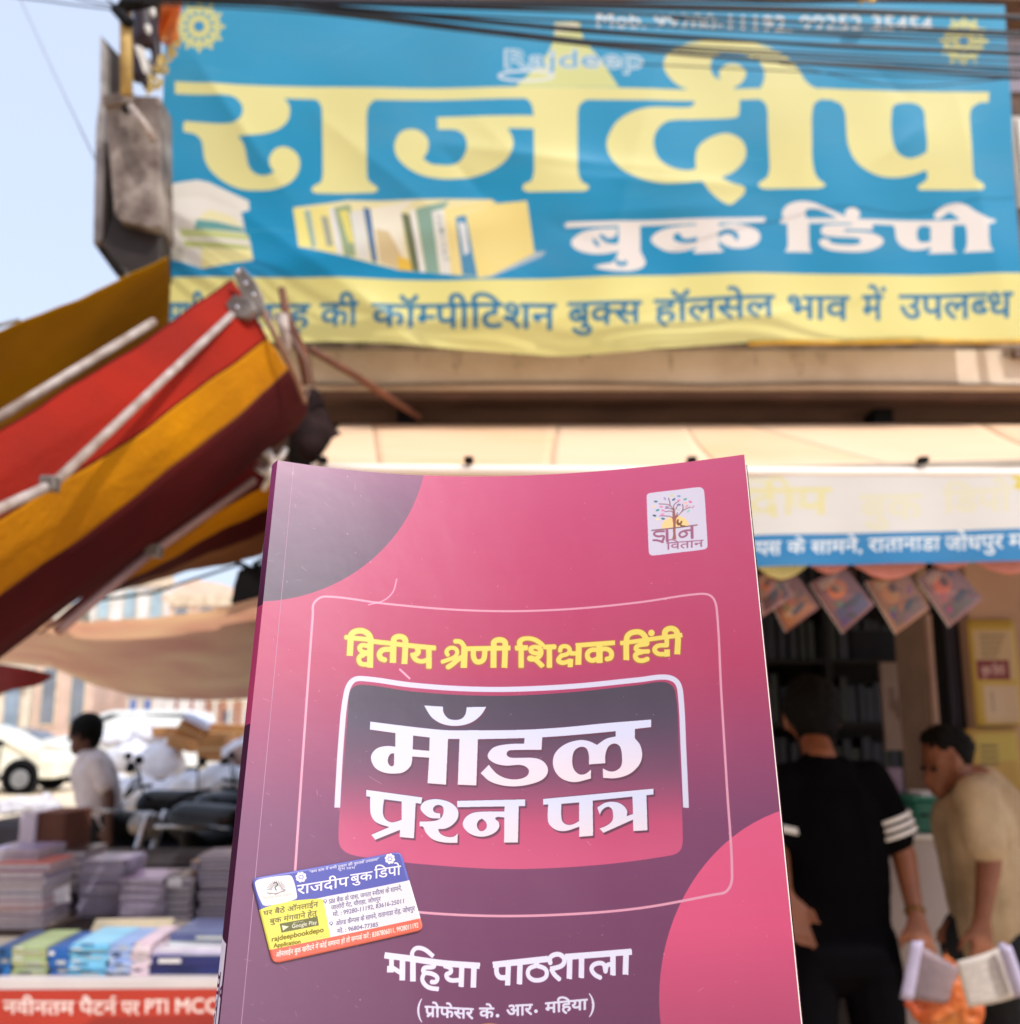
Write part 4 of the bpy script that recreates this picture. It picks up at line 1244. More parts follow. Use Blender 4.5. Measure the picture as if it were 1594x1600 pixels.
M_sal = mat('salmon_cloth', (232, 150, 134), 0.85, 0.1, 8, trans=0.25); M_yel = mat('pale_yellow_cloth', (240, 224, 150), 0.85, 0.1, 8, trans=0.25)
for (x0, x1, d, mm) in ((1098, 1180, 14, M_sal), (1180, 1264, 22, M_yel), (1264, 1330, 15, M_sal), (1330, 1452, 26, M_sal), (1452, 1520, 12, M_sal), (1520, 1640, 22, M_sal)):
    ytop = lambda x: 884 - (x - 1098) * 0.022
    pts_t = [(x0, ytop(x0) - 6), (x1, ytop(x1) - 6)]
    pts_b = [(x0 + (x1 - x0) * k / 8, ytop(x0 + (x1 - x0) * k / 8) + 2 + d * math.sin(math.pi * k / 8)) for k in range(9)]
    strip_px('scallop', pts_t, pts_b, YF + 0.005, mm, VL, n=12, ripple=0.004)

# magazines strung up by a corner
hm = [((1190, 965), (1180, 905), (1212, 880), (1240, 930), 'small pale leaflet hanging at the left end of the row, half behind the book', (190, 130, 120), (110, 60, 60)),
      ((1228, 988), (1203, 938), (1238, 890), (1283, 948), 'brown and orange magazine hanging by its corner, first full one from the left', (150, 76, 48), (196, 112, 52)),
      ((1317, 990), (1265, 912), (1318, 882), (1367, 945), 'magazine with an orange figure and violet foot hanging second from the left', (150, 88, 84), (98, 84, 116)),
      ((1400, 991), (1352, 910), (1408, 882), (1454, 950), 'tan bordered magazine hanging third from the left', (190, 122, 84), (134, 96, 82)),
      ((1484, 980), (1434, 905), (1480, 872), (1536, 935), 'dusty pink magazine hanging last, beside the plastered pillar', (168, 108, 104), (116, 96, 88))]
for i, (p0, p1, p2, p3, lab, c1, c2) in enumerate(hm):
    Y = YF + 0.03 + 0.012 * (i % 2)
    c1 = tuple(v * .8 for v in c1); c2 = tuple(v * .8 for v in c2)
    c = Canvas(160, 200, lambda P: np.asarray(P, float) * (160, 200), c1)
    c.fill([np.array([(.07, .05), (.93, .05), (.93, .95), (.07, .95)])], tuple(min(255, int(v * 1.06)) for v in c1))
    mr_ = np.random.RandomState(40 + i)
    c.ellipse(.38 + .05 * (i % 3), .33 + .03 * (i % 2), .20 + .03 * (i % 3), .17 + .03 * (i % 2), ((200, 104, 60), (176, 86, 50), (190, 96, 44), (196, 122, 70), (206, 96, 66))[i])
    c.fill([np.array([(.1, .62 - .06 * (i % 2)), (.9, .50 + .05 * i), (.9, .93), (.1, .93)])], c2)
    c.ellipse(.40 + .03 * i, .30, .10, .07 + .01 * i, (96, 48, 36))
    for _ in range(9): c.ellipse(mr_.uniform(.15, .85), mr_.uniform(.2, .9), mr_.uniform(.03, .14), mr_.uniform(.02, .07), tuple(mr_.uniform(40, 190, 3) * (1, .75, .65)), .7, rot=mr_.uniform(-1, 1))
    c.ellipse(.5 + .03 * i, .68 + .03 * (i % 2), .16 + .04 * (i % 3), .07, (60, 52, 60), rot=-.3 + .2 * (i % 3))
    for k in range(3): c.fill([np.array([(.16, .08 + .05 * k), (.75 - .1 * k, .08 + .05 * k), (.75 - .1 * k, .105 + .05 * k), (.16, .105 + .05 * k)])], (226, 196, 160), .7)
    c.a *= .85
    im = c.image('magazine_print')
    T = empty('magazine', tuple(at(*p0, Y)), lab, 'magazine', 'magazines strung in a row under the sign')
    q = [at(*p, Y) for p in (p1, p2, p3, p0)]
    e = grid_mesh('cover', lambda u, v: (q[0] * (1 - u) + q[1] * u) * (1 - v) + (q[3] * (1 - u) + q[2] * u) * v + Vector((0, -0.004 * math.sin(u * 3), 0)), 6, 6, None, T)
    e.data.materials.append(print_mat('magazine_print', im, rough=0.35, coat=0.3))
    e2 = grid_mesh('pages', lambda u, v: (q[0] * (1 - u) + q[1] * u) * (1 - v) + (q[3] * (1 - u) + q[2] * u) * v + Vector((0, 0.0045 - 0.004 * math.sin(u * 3), 0)), 6, 6, M_paper, T, thick=0.006)

# ============================================================ STRIPED AWNING at the left, folded arms below it
M_red = mat('red_canvas', (156, 34, 18), 0.85, spec=.12, var=.18, scale=2.2, bump=.5, bscale=60, trans=.12, c2=(118, 30, 22))
M_ylw = mat('yellow_canvas', (196, 130, 0), 0.85, spec=.12, var=.18, scale=2.2, bump=.5, bscale=60, trans=.12, c2=(150, 92, 8))
M_mar = mat('maroon_canvas', (74, 16, 16), 0.9, spec=.1, var=.2, scale=2.2, bump=.15, trans=.03, c2=(52, 12, 14))
M_brn = mat('brown_canvas', (140, 84, 30), 0.8, 0.3, 1.8, 0.15, trans=0.15, c2=(90, 52, 24))
SA = empty('striped_awning', tuple(at(200, 800, 2.6)), 'red, yellow and maroon striped canvas awning half folded on white arms at the left', 'awning')
# profile points: right end and left end (both pixel + distance), from the upper lip round to the under edge
rp_ = [(362, 436, 2.70), (392, 482, 2.66), (418, 528, 2.66), (432, 552, 2.70), (450, 580, 2.76), (474, 612, 2.86), (482, 640, 2.94), (468, 664, 3.0), (436, 690, 3.06), (396, 718, 3.1)]
lp_ = [(-80, 716, 1.72), (-80, 790, 1.68), (-80, 862, 1.68), (-80, 930, 1.70), (-80, 985, 1.76), (-80, 1020, 1.84), (-80, 1050, 1.92), (-80, 1062, 2.0), (-80, 1072, 2.08), (-80, 1082, 2.12)]
def cut(i0, i1, m, name, thick=0.004, R_=rp_, L_=lp_, S_=None, par=None, sag=0.02):
    A = [at(*p) for p in R_[i0:i1 + 1]]; B = [at(*p) for p in L_[i0:i1 + 1]]
    def F(u, v):
        k = v * (len(A) - 1); j = min(int(k), len(A) - 2); f = k - j
        a = A[j].lerp(A[j + 1], f); b = B[j].lerp(B[j + 1], f)
        P = b.lerp(a, u)
        g_ = (i0 + k)
        P.z -= sag * math.sin(math.pi * u) + 0.0035 * math.sin(u * 14 + g_ * .8) + 0.0012 * math.sin(u * 37 - g_ * 2.1) + 0.002 * math.sin(g_ * 5 + u * 9)
        return P
    return grid_mesh(name, F, 80, 14, m, par or SA, thick=thick)
cut(0, 2, M_red, 'red_stripe'); cut(2, 4, M_ylw, 'yellow_stripe'); cut(4, 9, M_mar, 'maroon_stripe')
for j_, m_ in ((2, M_mar), (4, M_brn), (0, M_mar), (9, M_mar)):
    pts_ = []
    A_, B_ = at(*rp_[j_]), at(*lp_[j_])
    for q_ in range(61):
        u_ = q_ / 60; P_ = B_.lerp(A_, u_)
        P_.z -= .02 * math.sin(math.pi * u_) + 0.0035 * math.sin(u_ * 14 + j_ * .8) + 0.0012 * math.sin(u_ * 37 - j_ * 2.1) + 0.002 * math.sin(j_ * 5 + u_ * 9)
        P_.y -= .004
        pts_.append(P_)
    tube('stitched_seam', pts_, .0018, m_, SA, 6)
# return flap behind and below: alternating dull stripes
R2 = [(398, 716, 3.12), (428, 748, 3.3), (425, 790, 3.5), (420, 830, 3.7), (412, 868, 3.9)]
L2 = [(60, 990, 2.5), (90, 972, 2.8), (112, 958, 3.0), (135, 946, 3.3), (148, 934, 3.6)]
for j, m_ in enumerate((M_mar, M_ylw, M_mar, M_brn)):
    cut(j, j + 1, m_, 'under_stripe', R_=R2, L_=L2, sag=-0.01)
# arms
def arm(name, pts, r=0.013, m=M_steel):
    tube(name, [at(*p) for p in pts], r, m, SA, 10)
arm('arm', [(362, 492, 2.56), (88, 752, 1.78)], 0.0095)
arm('arm', [(84, 756, 1.77), (-60, 822, 1.52)], 0.009)
a = at(80, 757, 1.76)
box('arm_joint', a.x - 0.014, a.x + 0.014, a.y - 0.02, a.y + 0.010, a.z - 0.013, a.z + 0.013, M_metal, SA, bev=0.004)
arm('arm', [(396, 752, 3.02), (244, 858, 2.6)], 0.012, mat('dull_pink_steel', (158, 122, 116), 0.5, 0.15, 10))
arm('arm', [(238, 862, 2.58), (92, 985, 2.2)], 0.012, MATS['dull_pink_steel'])
a = at(240, 861, 2.56)
box('arm_joint', a.x - 0.02, a.x + 0.02, a.y - 0.02, a.y + 0.015, a.z - 0.016, a.z + 0.016, M_metal, SA, bev=0.003)
# end bracket: plate, bolts, edge bar
slab('end_plate', [at(*p, 2.62) for p in ((364, 424), (378, 416), (398, 438), (410, 462), (414, 486), (402, 494), (380, 470))], M_metal, 0.02, SA, bev=0.002)
slab('arm_knuckle', [at(*p, 2.585) for p in ((352, 474), (366, 460), (392, 468), (400, 484), (386, 496), (362, 496))], mat('worn_steel', (140, 134, 130), 0.5, 0.3, 30, 0.2, metal=0.5, c2=(80, 70, 68)), 0.03, SA, bev=0.003)
for (x, y) in ((374, 428), (386, 446), (398, 464), (372, 484)):
    a = at(x, y, 2.6)
    tube('bolt', [a, a + Vector((0, -0.018, 0))], 0.006, M_chrome, SA, 6)
arm('edge_bar', [(404, 474, 2.63), (432, 528, 2.63), (462, 590, 2.72), (476, 628, 2.84)], 0.008, mat('edge_brown', (138, 100, 80), 0.5, 0.2, 20))
arm('edge_cord', [(408, 478, 2.7), (452, 520, 2.74), (478, 562, 2.8), (484, 602, 2.88), (474, 640, 2.96), (452, 672, 3.0), (424, 696, 3.05)], 0.003, mat('edge_grey', (150, 130, 130), 0.5, 0.2, 20))

# the awning behind it (upper left)
SB2 = empty('brown_awning', tuple(at(100, 600, 3.6)), 'ochre canvas awning in shade behind the striped one, a pale arm under it', 'awning')
R3 = [(262, 400, 3.3), (266, 450, 3.7), (262, 540, 4.1)]; L3 = [(-90, 548, 2.7), (-90, 640, 3.1), (-90, 780, 3.6)]
cut(0, 2, mat('ochre_canvas', (176, 130, 0), 0.85, 0.2, 0.9, 0.2, trans=0.36, c2=(116, 76, 12), spec=.1), 'canvas', R_=R3, L_=L3, par=SB2)
tube('arm', [at(240, 503, 3.2), at(-60, 688, 2.6)], 0.014, M_steel, SB2, 10)
tube('front_rod', [at(30, 500, 3.45), at(0, 508, 3.4), at(-60, 530, 3.35)], 0.008, M_metal, SB2, 6)

# wooden props and the dark clutter between awning and wall
t = tube('wooden_pole', [at(440, 450, 3.3), at(449, 500, 3.3), at(470, 545, 3.35), at(482, 600, 3.4)], [0.012, 0.016, 0.02, 0.02], M_wood)
setp(t, 'short crooked wooden stick standing up in front of the yellow banner strip', 'stick')
t = tube('wooden_pole', [at(484, 545, 3.6), at(560, 590, 3.9), at(655, 652, 4.25)], [0.014, 0.015, 0.015], M_wood)
setp(t, 'long reddish wooden pole slanting down from the awning end to the ledge', 'pole')
t = tube('white_pipe', [at(441, 492, 3.2), at(448, 548, 3.2)], 0.018, M_steel); setp(t, 'short white pipe stub beside the crooked stick', 'pipe')
tarp = organic('rolled_tarpaulin', [(at(488, 620, 3.9), 0.04, at(500, 690, 3.8), 0.07), (at(466, 650, 3.8), 0.05, at(486, 700, 3.7), 0.06), (at(500, 668, 3.9), 0.05, at(532, 690, 3.9), 0.025)], mat('dark_tarp', (44, 32, 32), 0.9, 0.3, 12, 0.6, spec=.05), voxel=0.015)
setp(tarp, 'dark bundled tarpaulin stuffed between the striped awning and the cream wall', 'tarpaulin')
# knotted white cloth rope
KN = empty('rope_knot', tuple(at(420, 735, 2.9)), 'white cloth rope knotted round the awning arm above the book', 'rope')
for pts in ([(390, 712, 2.9), (404, 704, 2.88), (418, 710, 2.87), (430, 722, 2.88)], [(400, 730, 2.9), (412, 738, 2.87), (424, 742, 2.87), (432, 730, 2.88)], [(412, 764, 2.9), (418, 752, 2.88), (428, 742, 2.88)], [(418, 700, 2.89), (424, 716, 2.86), (430, 728, 2.88)], [(446, 702, 2.9), (440, 712, 2.88), (432, 720, 2.88)]):
    tube('strand', [at(*p) for p in pts], [0.009] * (len(pts) - 1) + [0.014], mat('rope_white', (222, 212, 206), 0.8, 0.2, 30), KN, 8)
organic('knot', [(at(424, 738, 2.88), 0.022, at(430, 752, 2.88), 0.016)], MATS['rope_white'], KN, voxel=0.004)

# ============================================================ METER BOX, POLE, FESTOON, ORANGE CLOTH, FRAME at upper left
MB = empty('meter_box', tuple(at(212, 330, 3.95)), 'weathered grey steel electricity meter box mounted at the left edge of the banner', 'meter box')
slab('case', [at(*p, 3.85) for p in ((163, 160), (205, 148), (250, 150), (250, 352), (240, 358), (188, 345), (178, 332))], M_rust, 0.22, MB, bev=0.006)
slab('lid', [at(*p, 3.83) for p in ((158, 148), (205, 142), (212, 148), (210, 158), (160, 164))], M_rust, 0.26, MB, bev=0.004)
slab('base_tray', [at(*p, 3.9) for p in ((176, 330), (250, 350), (250, 420), (205, 426), (184, 412), (160, 384), (176, 345))], mat('dark_box_steel', (44, 34, 32), 0.6, 0.25, 9), 0.2, MB, bev=0.005)
tube('conduit', [at(203, 166, 3.8), at(222, 190, 3.78), at(241, 219, 3.78)], 0.016, M_steel, MB, 8)
a = at(199, 174, 3.82); tube('knob', [a, a + Vector((0, -0.03, 0))], 0.014, M_black, MB, 10)
for (x, y) in ((216, 205), (230, 300), (188, 320)):
    a = at(x, y, 3.84); tube('screw', [a, a + Vector((0, -0.012, 0))], 0.006, M_metal, MB, 6)
FR = empty('steel_upright', tuple(at(160, 380, 4.2)), 'thin upright of an old grey steel sign frame seen edge on against the sky', 'frame')
slab('upright', [at(*p, 4.0) for p in ((157, 54), (166, 78), (163, 220), (160, 375), (146, 380), (150, 200), (156, 150))], mat('pale_box_steel', (188, 184, 182), 0.5, 0.2, 8, metal=0.3, c2=(130, 120, 116)), 0.10, FR)
slab('gap_plate', [at(*p, 4.05) for p in ((158, 56), (188, 88), (190, 160), (168, 165), (178, 340), (190, 425), (180, 428), (147, 382), (158, 370), (160, 200))], mat('gap_shade_brown', (48, 38, 36), 0.6, 0.3, 9), 0.06, FR)  # dark colour paints the shaded gap between upright and meter box
po = tube('bamboo_pole', [at(196, -30, 3.75), at(197, 60, 3.75), at(198, 146, 3.75)], 0.026, mat('bamboo', (196, 164, 96), 0.6, 0.2, 14, 0.1))
setp(po, 'yellowish bamboo pole rising from the meter box into the cables', 'pole')
bk = organic('service_box', [(at(225, 20, 4.0), 0.05, at(226, 60, 4.0), 0.045), (at(214, 50, 4.0), 0.03, at(216, 120, 4.0), 0.03), (at(240, 30, 4.02), 0.03, at(246, 110, 4.02), 0.02), (at(225, 100, 4.0), 0.03, at(232, 135, 4.0), 0.025)], mat('maroon_black_plastic', (48, 30, 40), 0.45, 0.3, 14), voxel=0.01)
setp(bk, 'dark bundle of cable joints and boxes tied to the bamboo pole', 'cable bundle')
for (x, y, r_) in ((231, 43, 8), (238, 16, 6), (222, 80, 7)):
    t = organic('insulator', [(at(x, y, 3.92), 0.014, at(x + 2, y + 8, 3.92), 0.01)], M_white, voxel=0.004)
    setp(t, {43: 'white insulator on the middle of the cable bundle', 16: 'white insulator at the top of the cable bundle', 80: 'white insulator low on the cable bundle'}[y], 'insulator')
t = slab('white_strap', [at(*p, 3.9) for p in ((210, 70), (220, 72), (236, 108), (234, 118), (224, 112))], M_white, 0.01)
setp(t, 'slanting white strip lashed across the cable bundle', 'strap')
oc = grid_mesh('orange_cloth', lambda u, v: at(247 + 34 * u + 3 * math.sin(v * 6) + 6 * v * (1 - u), -12 + 78 * v + 5 * math.sin(u * 5), 3.8 - 0.05 * math.sin(u * 4 + v * 5)), 14, 20, mat('orange_cloth', (222, 130, 48), 0.7, 0.3, 12, 0.3, trans=0.3, c2=(180, 84, 40)), thick=0.004)
setp(oc, 'orange cloth flag crumpled at the top left corner of the banner', 'cloth')
FG = empty('festoon', tuple(at(258, 120, 3.85)), 'dried yellow leaf garland dangling along the left edge of the banner', 'garland')
rs = random.Random(4)
for k in range(26):
    v = k / 25
    c0 = at(274 - 36 * v + rs.uniform(-9, 9), 62 + 78 * v + rs.uniform(-5, 5), 3.84 + rs.uniform(-.02, .02))
    a_ = rs.uniform(0, 6.3); L_ = rs.uniform(.018, .034)
    d_ = Vector((math.cos(a_), rs.uniform(-.3, .3), math.sin(a_))) * L_; s_ = Vector((-math.sin(a_), .2, math.cos(a_))) * L_ * .4
    bm = bmesh.new()
    vs = [bm.verts.new(p) for p in (c0 - d_, c0 + s_ + Vector((0, -.004, 0)), c0 + d_, c0 - s_ + Vector((0, -.004, 0)))]
    bm.faces.new(vs)
    o = obj('leaf', bm, mat('dry_leaf', (222, 200, 130), 0.7, 0.2, 40), FG)
    md = o.modifiers.new('thickness', 'SOLIDIFY'); md.thickness = 0.002
    if k == 0: pass

# ============================================================ OVERHEAD CABLES
def cable(pts, r, lab, seg=6):
    P3 = [at(*p) for p in pts]
    # smooth the run
    ex = cr([(p.x, p.z, 0) for p in P3], False, 8)
    ey = cr([(p.x, p.y, 0) for p in P3], False, 8)
    t = tube('cable', [Vector((a[0], b[1], a[1])) for a, b in zip(ex, ey)], r, M_wire, None, seg)
    setp(t, lab, 'cable', 'black cables crossing above and in front of the banner')
HUB = (215, 6)
cabs = [([(190, -2, 3.7), (420, 8, 3.6), (700, 44, 3.5), (1000, 78, 3.4), (1250, 98, 3.4), (1700, 128, 3.5)], .0065, 'thick black cable sagging lowest across the top of the banner'),
        ([(190, 0, 3.7), (500, 14, 3.6), (780, 48, 3.5), (1050, 76, 3.45), (1320, 92, 3.45), (1700, 112, 3.5)], .005, 'black cable running just above the lowest one'),
        ([(190, -4, 3.7), (520, 10, 3.6), (850, 40, 3.5), (1150, 62, 3.45), (1700, 92, 3.5)], .005, 'black cable passing behind the tip of the lamp emblem'),
        ([(190, 4, 3.72), (480, 20, 3.6), (760, 52, 3.5), (960, 66, 3.45), (1300, 84, 3.45), (1700, 100, 3.5)], .004, 'thin black cable twisted among the middle runs'),
        ([(190, -6, 3.7), (600, 4, 3.5), (1000, 12, 3.5), (1350, 20, 3.5), (1700, 30, 3.5)], .0085, 'thick black cable along the top edge of the banner'),
        ([(190, -6, 3.7), (600, 8, 3.5), (1000, 22, 3.5), (1350, 40, 3.5), (1700, 56, 3.5)], .006, 'black cable crossing the telephone number from below'),
        ([(190, -8, 3.7), (650, 2, 3.5), (1000, 6, 3.5), (1500, 22, 3.5), (1700, 44, 3.5)], .005, 'black cable grazing the roof beam above the banner'),
        ([(900, 34, 3.5), (1200, 50, 3.5), (1594, 62, 3.5), (1700, 66, 3.5)], .004, 'thin black cable under the telephone number at the right'),
        ([(1000, 100, 3.6), (1250, 112, 3.6), (1500, 122, 3.6), (1700, 124, 3.6)], .0025, 'hair-thin cable above the last big letter'),
        ([(330, -6, 3.6), (560, 24, 3.5), (860, 60, 3.5), (1120, 88, 3.5), (1420, 104, 3.5), (1700, 118, 3.5)], .0045, 'black cable woven in the lower bundle'),
        ([(330, -10, 3.6), (620, 18, 3.5), (920, 34, 3.5), (1300, 56, 3.5), (1700, 80, 3.5)], .004, 'slack thin cable through the middle of the bundle'),
        ([(1180, 90, 3.7), (1280, 112, 3.75), (1400, 134, 3.8), (1500, 130, 3.8), (1700, 108, 3.8)], .0025, 'fine wire looping down before the last letter'),
        ([(-40, -12, 3.8), (60, 0, 3.8), (120, 8, 3.8), (186, 16, 3.75)], .0035, 'thin wire reaching the bamboo pole from the upper left'),
        ([(60, -20, 3.8), (130, 0, 3.8), (186, 10, 3.75)], .0035, 'second thin wire slanting to the bamboo pole'),
        ([(1050, 30, 3.5), (1250, 46, 3.5), (1450, 50, 3.5), (1700, 60, 3.5)], .0055, 'black cable just under the printed telephone number, right half'),
        ([(420, 2, 3.6), (700, 30, 3.5), (1000, 56, 3.5), (1300, 70, 3.5), (1700, 86, 3.5)], .0055, 'black cable in the middle of the lower bundle'),
        ([(1100, 60, 3.55), (1300, 74, 3.5), (1500, 82, 3.5), (1700, 92, 3.5)], .0035, 'thin cable above the hook of the big vowel sign'),
        ([(150, -16, 3.78), (186, 14, 3.75), (196, 30, 3.74)], .005, 'short black lead bending onto the bamboo pole')]
for p, r_, lab in cabs: cable(p, r_, lab)
t = tube('stay_wire', [at(28, -10, 4.2), at(85, 115, 4.2), at(150, 252, 4.1)], 0.0028, mat('stay_grey', (150, 150, 160), 0.5, 0.1, 9))
setp(t, 'thin grey stay wire running down across the sky to the sign frame', 'wire')
for (x, y, z_, lab) in ((186, 22, 3.72, 'black tape lump where the wires meet the bamboo pole'),):
    t = organic('tape_joint', [(at(180, 14, z_), .02, at(200, 34, z_), .026), (at(196, 8, z_), .03, at(240, 4, z_), .02)], M_black, voxel=.006); setp(t, lab, 'cable joint')
t = tube('bird_spike', [at(1344, 4, 3.9), at(1352, -4, 3.9), at(1362, 3, 3.9), at(1370, -6, 3.9)], .012, mat('brassy', (200, 160, 90), .4, .1, 9, metal=.6))
t.name = 'brass_clamp'; setp(t, 'small brassy clamp on the beam above the telephone number', 'clamp')

# ============================================================ BEIGE CLOTH SAGGING over the lane
def sag_top(x): return float(np.interp(x, [-60, 0, 130, 240, 330, 420, 520], [958, 962, 972, 966, 954, 930, 900]))
def sag_bot(x): return float(np.interp(x, [-60, 0, 80, 140, 200, 260, 330, 420, 520], [1040, 1036, 1042, 1068, 1085, 1092, 1094, 1090, 1080]))
SC_ = grid_mesh('shade_cloth', lambda u, v: at(-60 + 560 * u, sag_top(-60 + 560 * u) * (1 - v) + sag_bot(-60 + 560 * u) * v, 4.1 + 2.2 * v + 0.05 * math.sin(u * 11 + v * 3)), 60, 16,
                mat('beige_sheet', (246, 226, 196), 0.85, 0.1, 1.8, 0.2, trans=0.75, spec=.1, c2=(236, 196, 180)), thick=0.003)
setp(SC_, 'beige and dusty pink cloth sheet sagging across the lane under the striped awning', 'cloth')
rf = grid_mesh('red_flap', lambda u, v: at(-60 + 142 * u, (1034 + 20 * u * u) * (1 - v) + v * (1098 - 12 * u - 30 * u * u + 4 * math.sin(u * 9)), 4.2 + .05 * math.sin(u * 8)), 20, 8, mat('dark_red_canvas', (120, 26, 26), .8, .2, 6, trans=.1), thick=.004)
rf.name = 'red_canopy'; setp(rf, 'dark red canopy corner hanging at the left edge above the parked cars', 'canopy')
# black lamp on a bracket with its rod
LP = empty('street_speaker', tuple(at(388, 915, 4.6)), 'black box speaker hung from a thin rod just left of the book', 'speaker')
slab('cabinet', [at(*p, 4.5) for p in ((372, 890), (410, 880), (420, 880), (420, 925), (405, 934), (360, 944), (366, 912))], M_black, 0.2, LP, bev=.006)
tube('rod', [at(140, 940, 4.3), at(240, 926, 4.4), at(380, 880, 4.5)], 0.007, M_black, LP, 6)
tube('strut', [at(340, 852, 4.45), at(372, 880, 4.5), at(400, 892, 4.5)], 0.012, M_black, LP, 6)
tube('strut', [at(418, 870, 4.45), at(396, 882, 4.5)], 0.01, M_black, LP, 6)

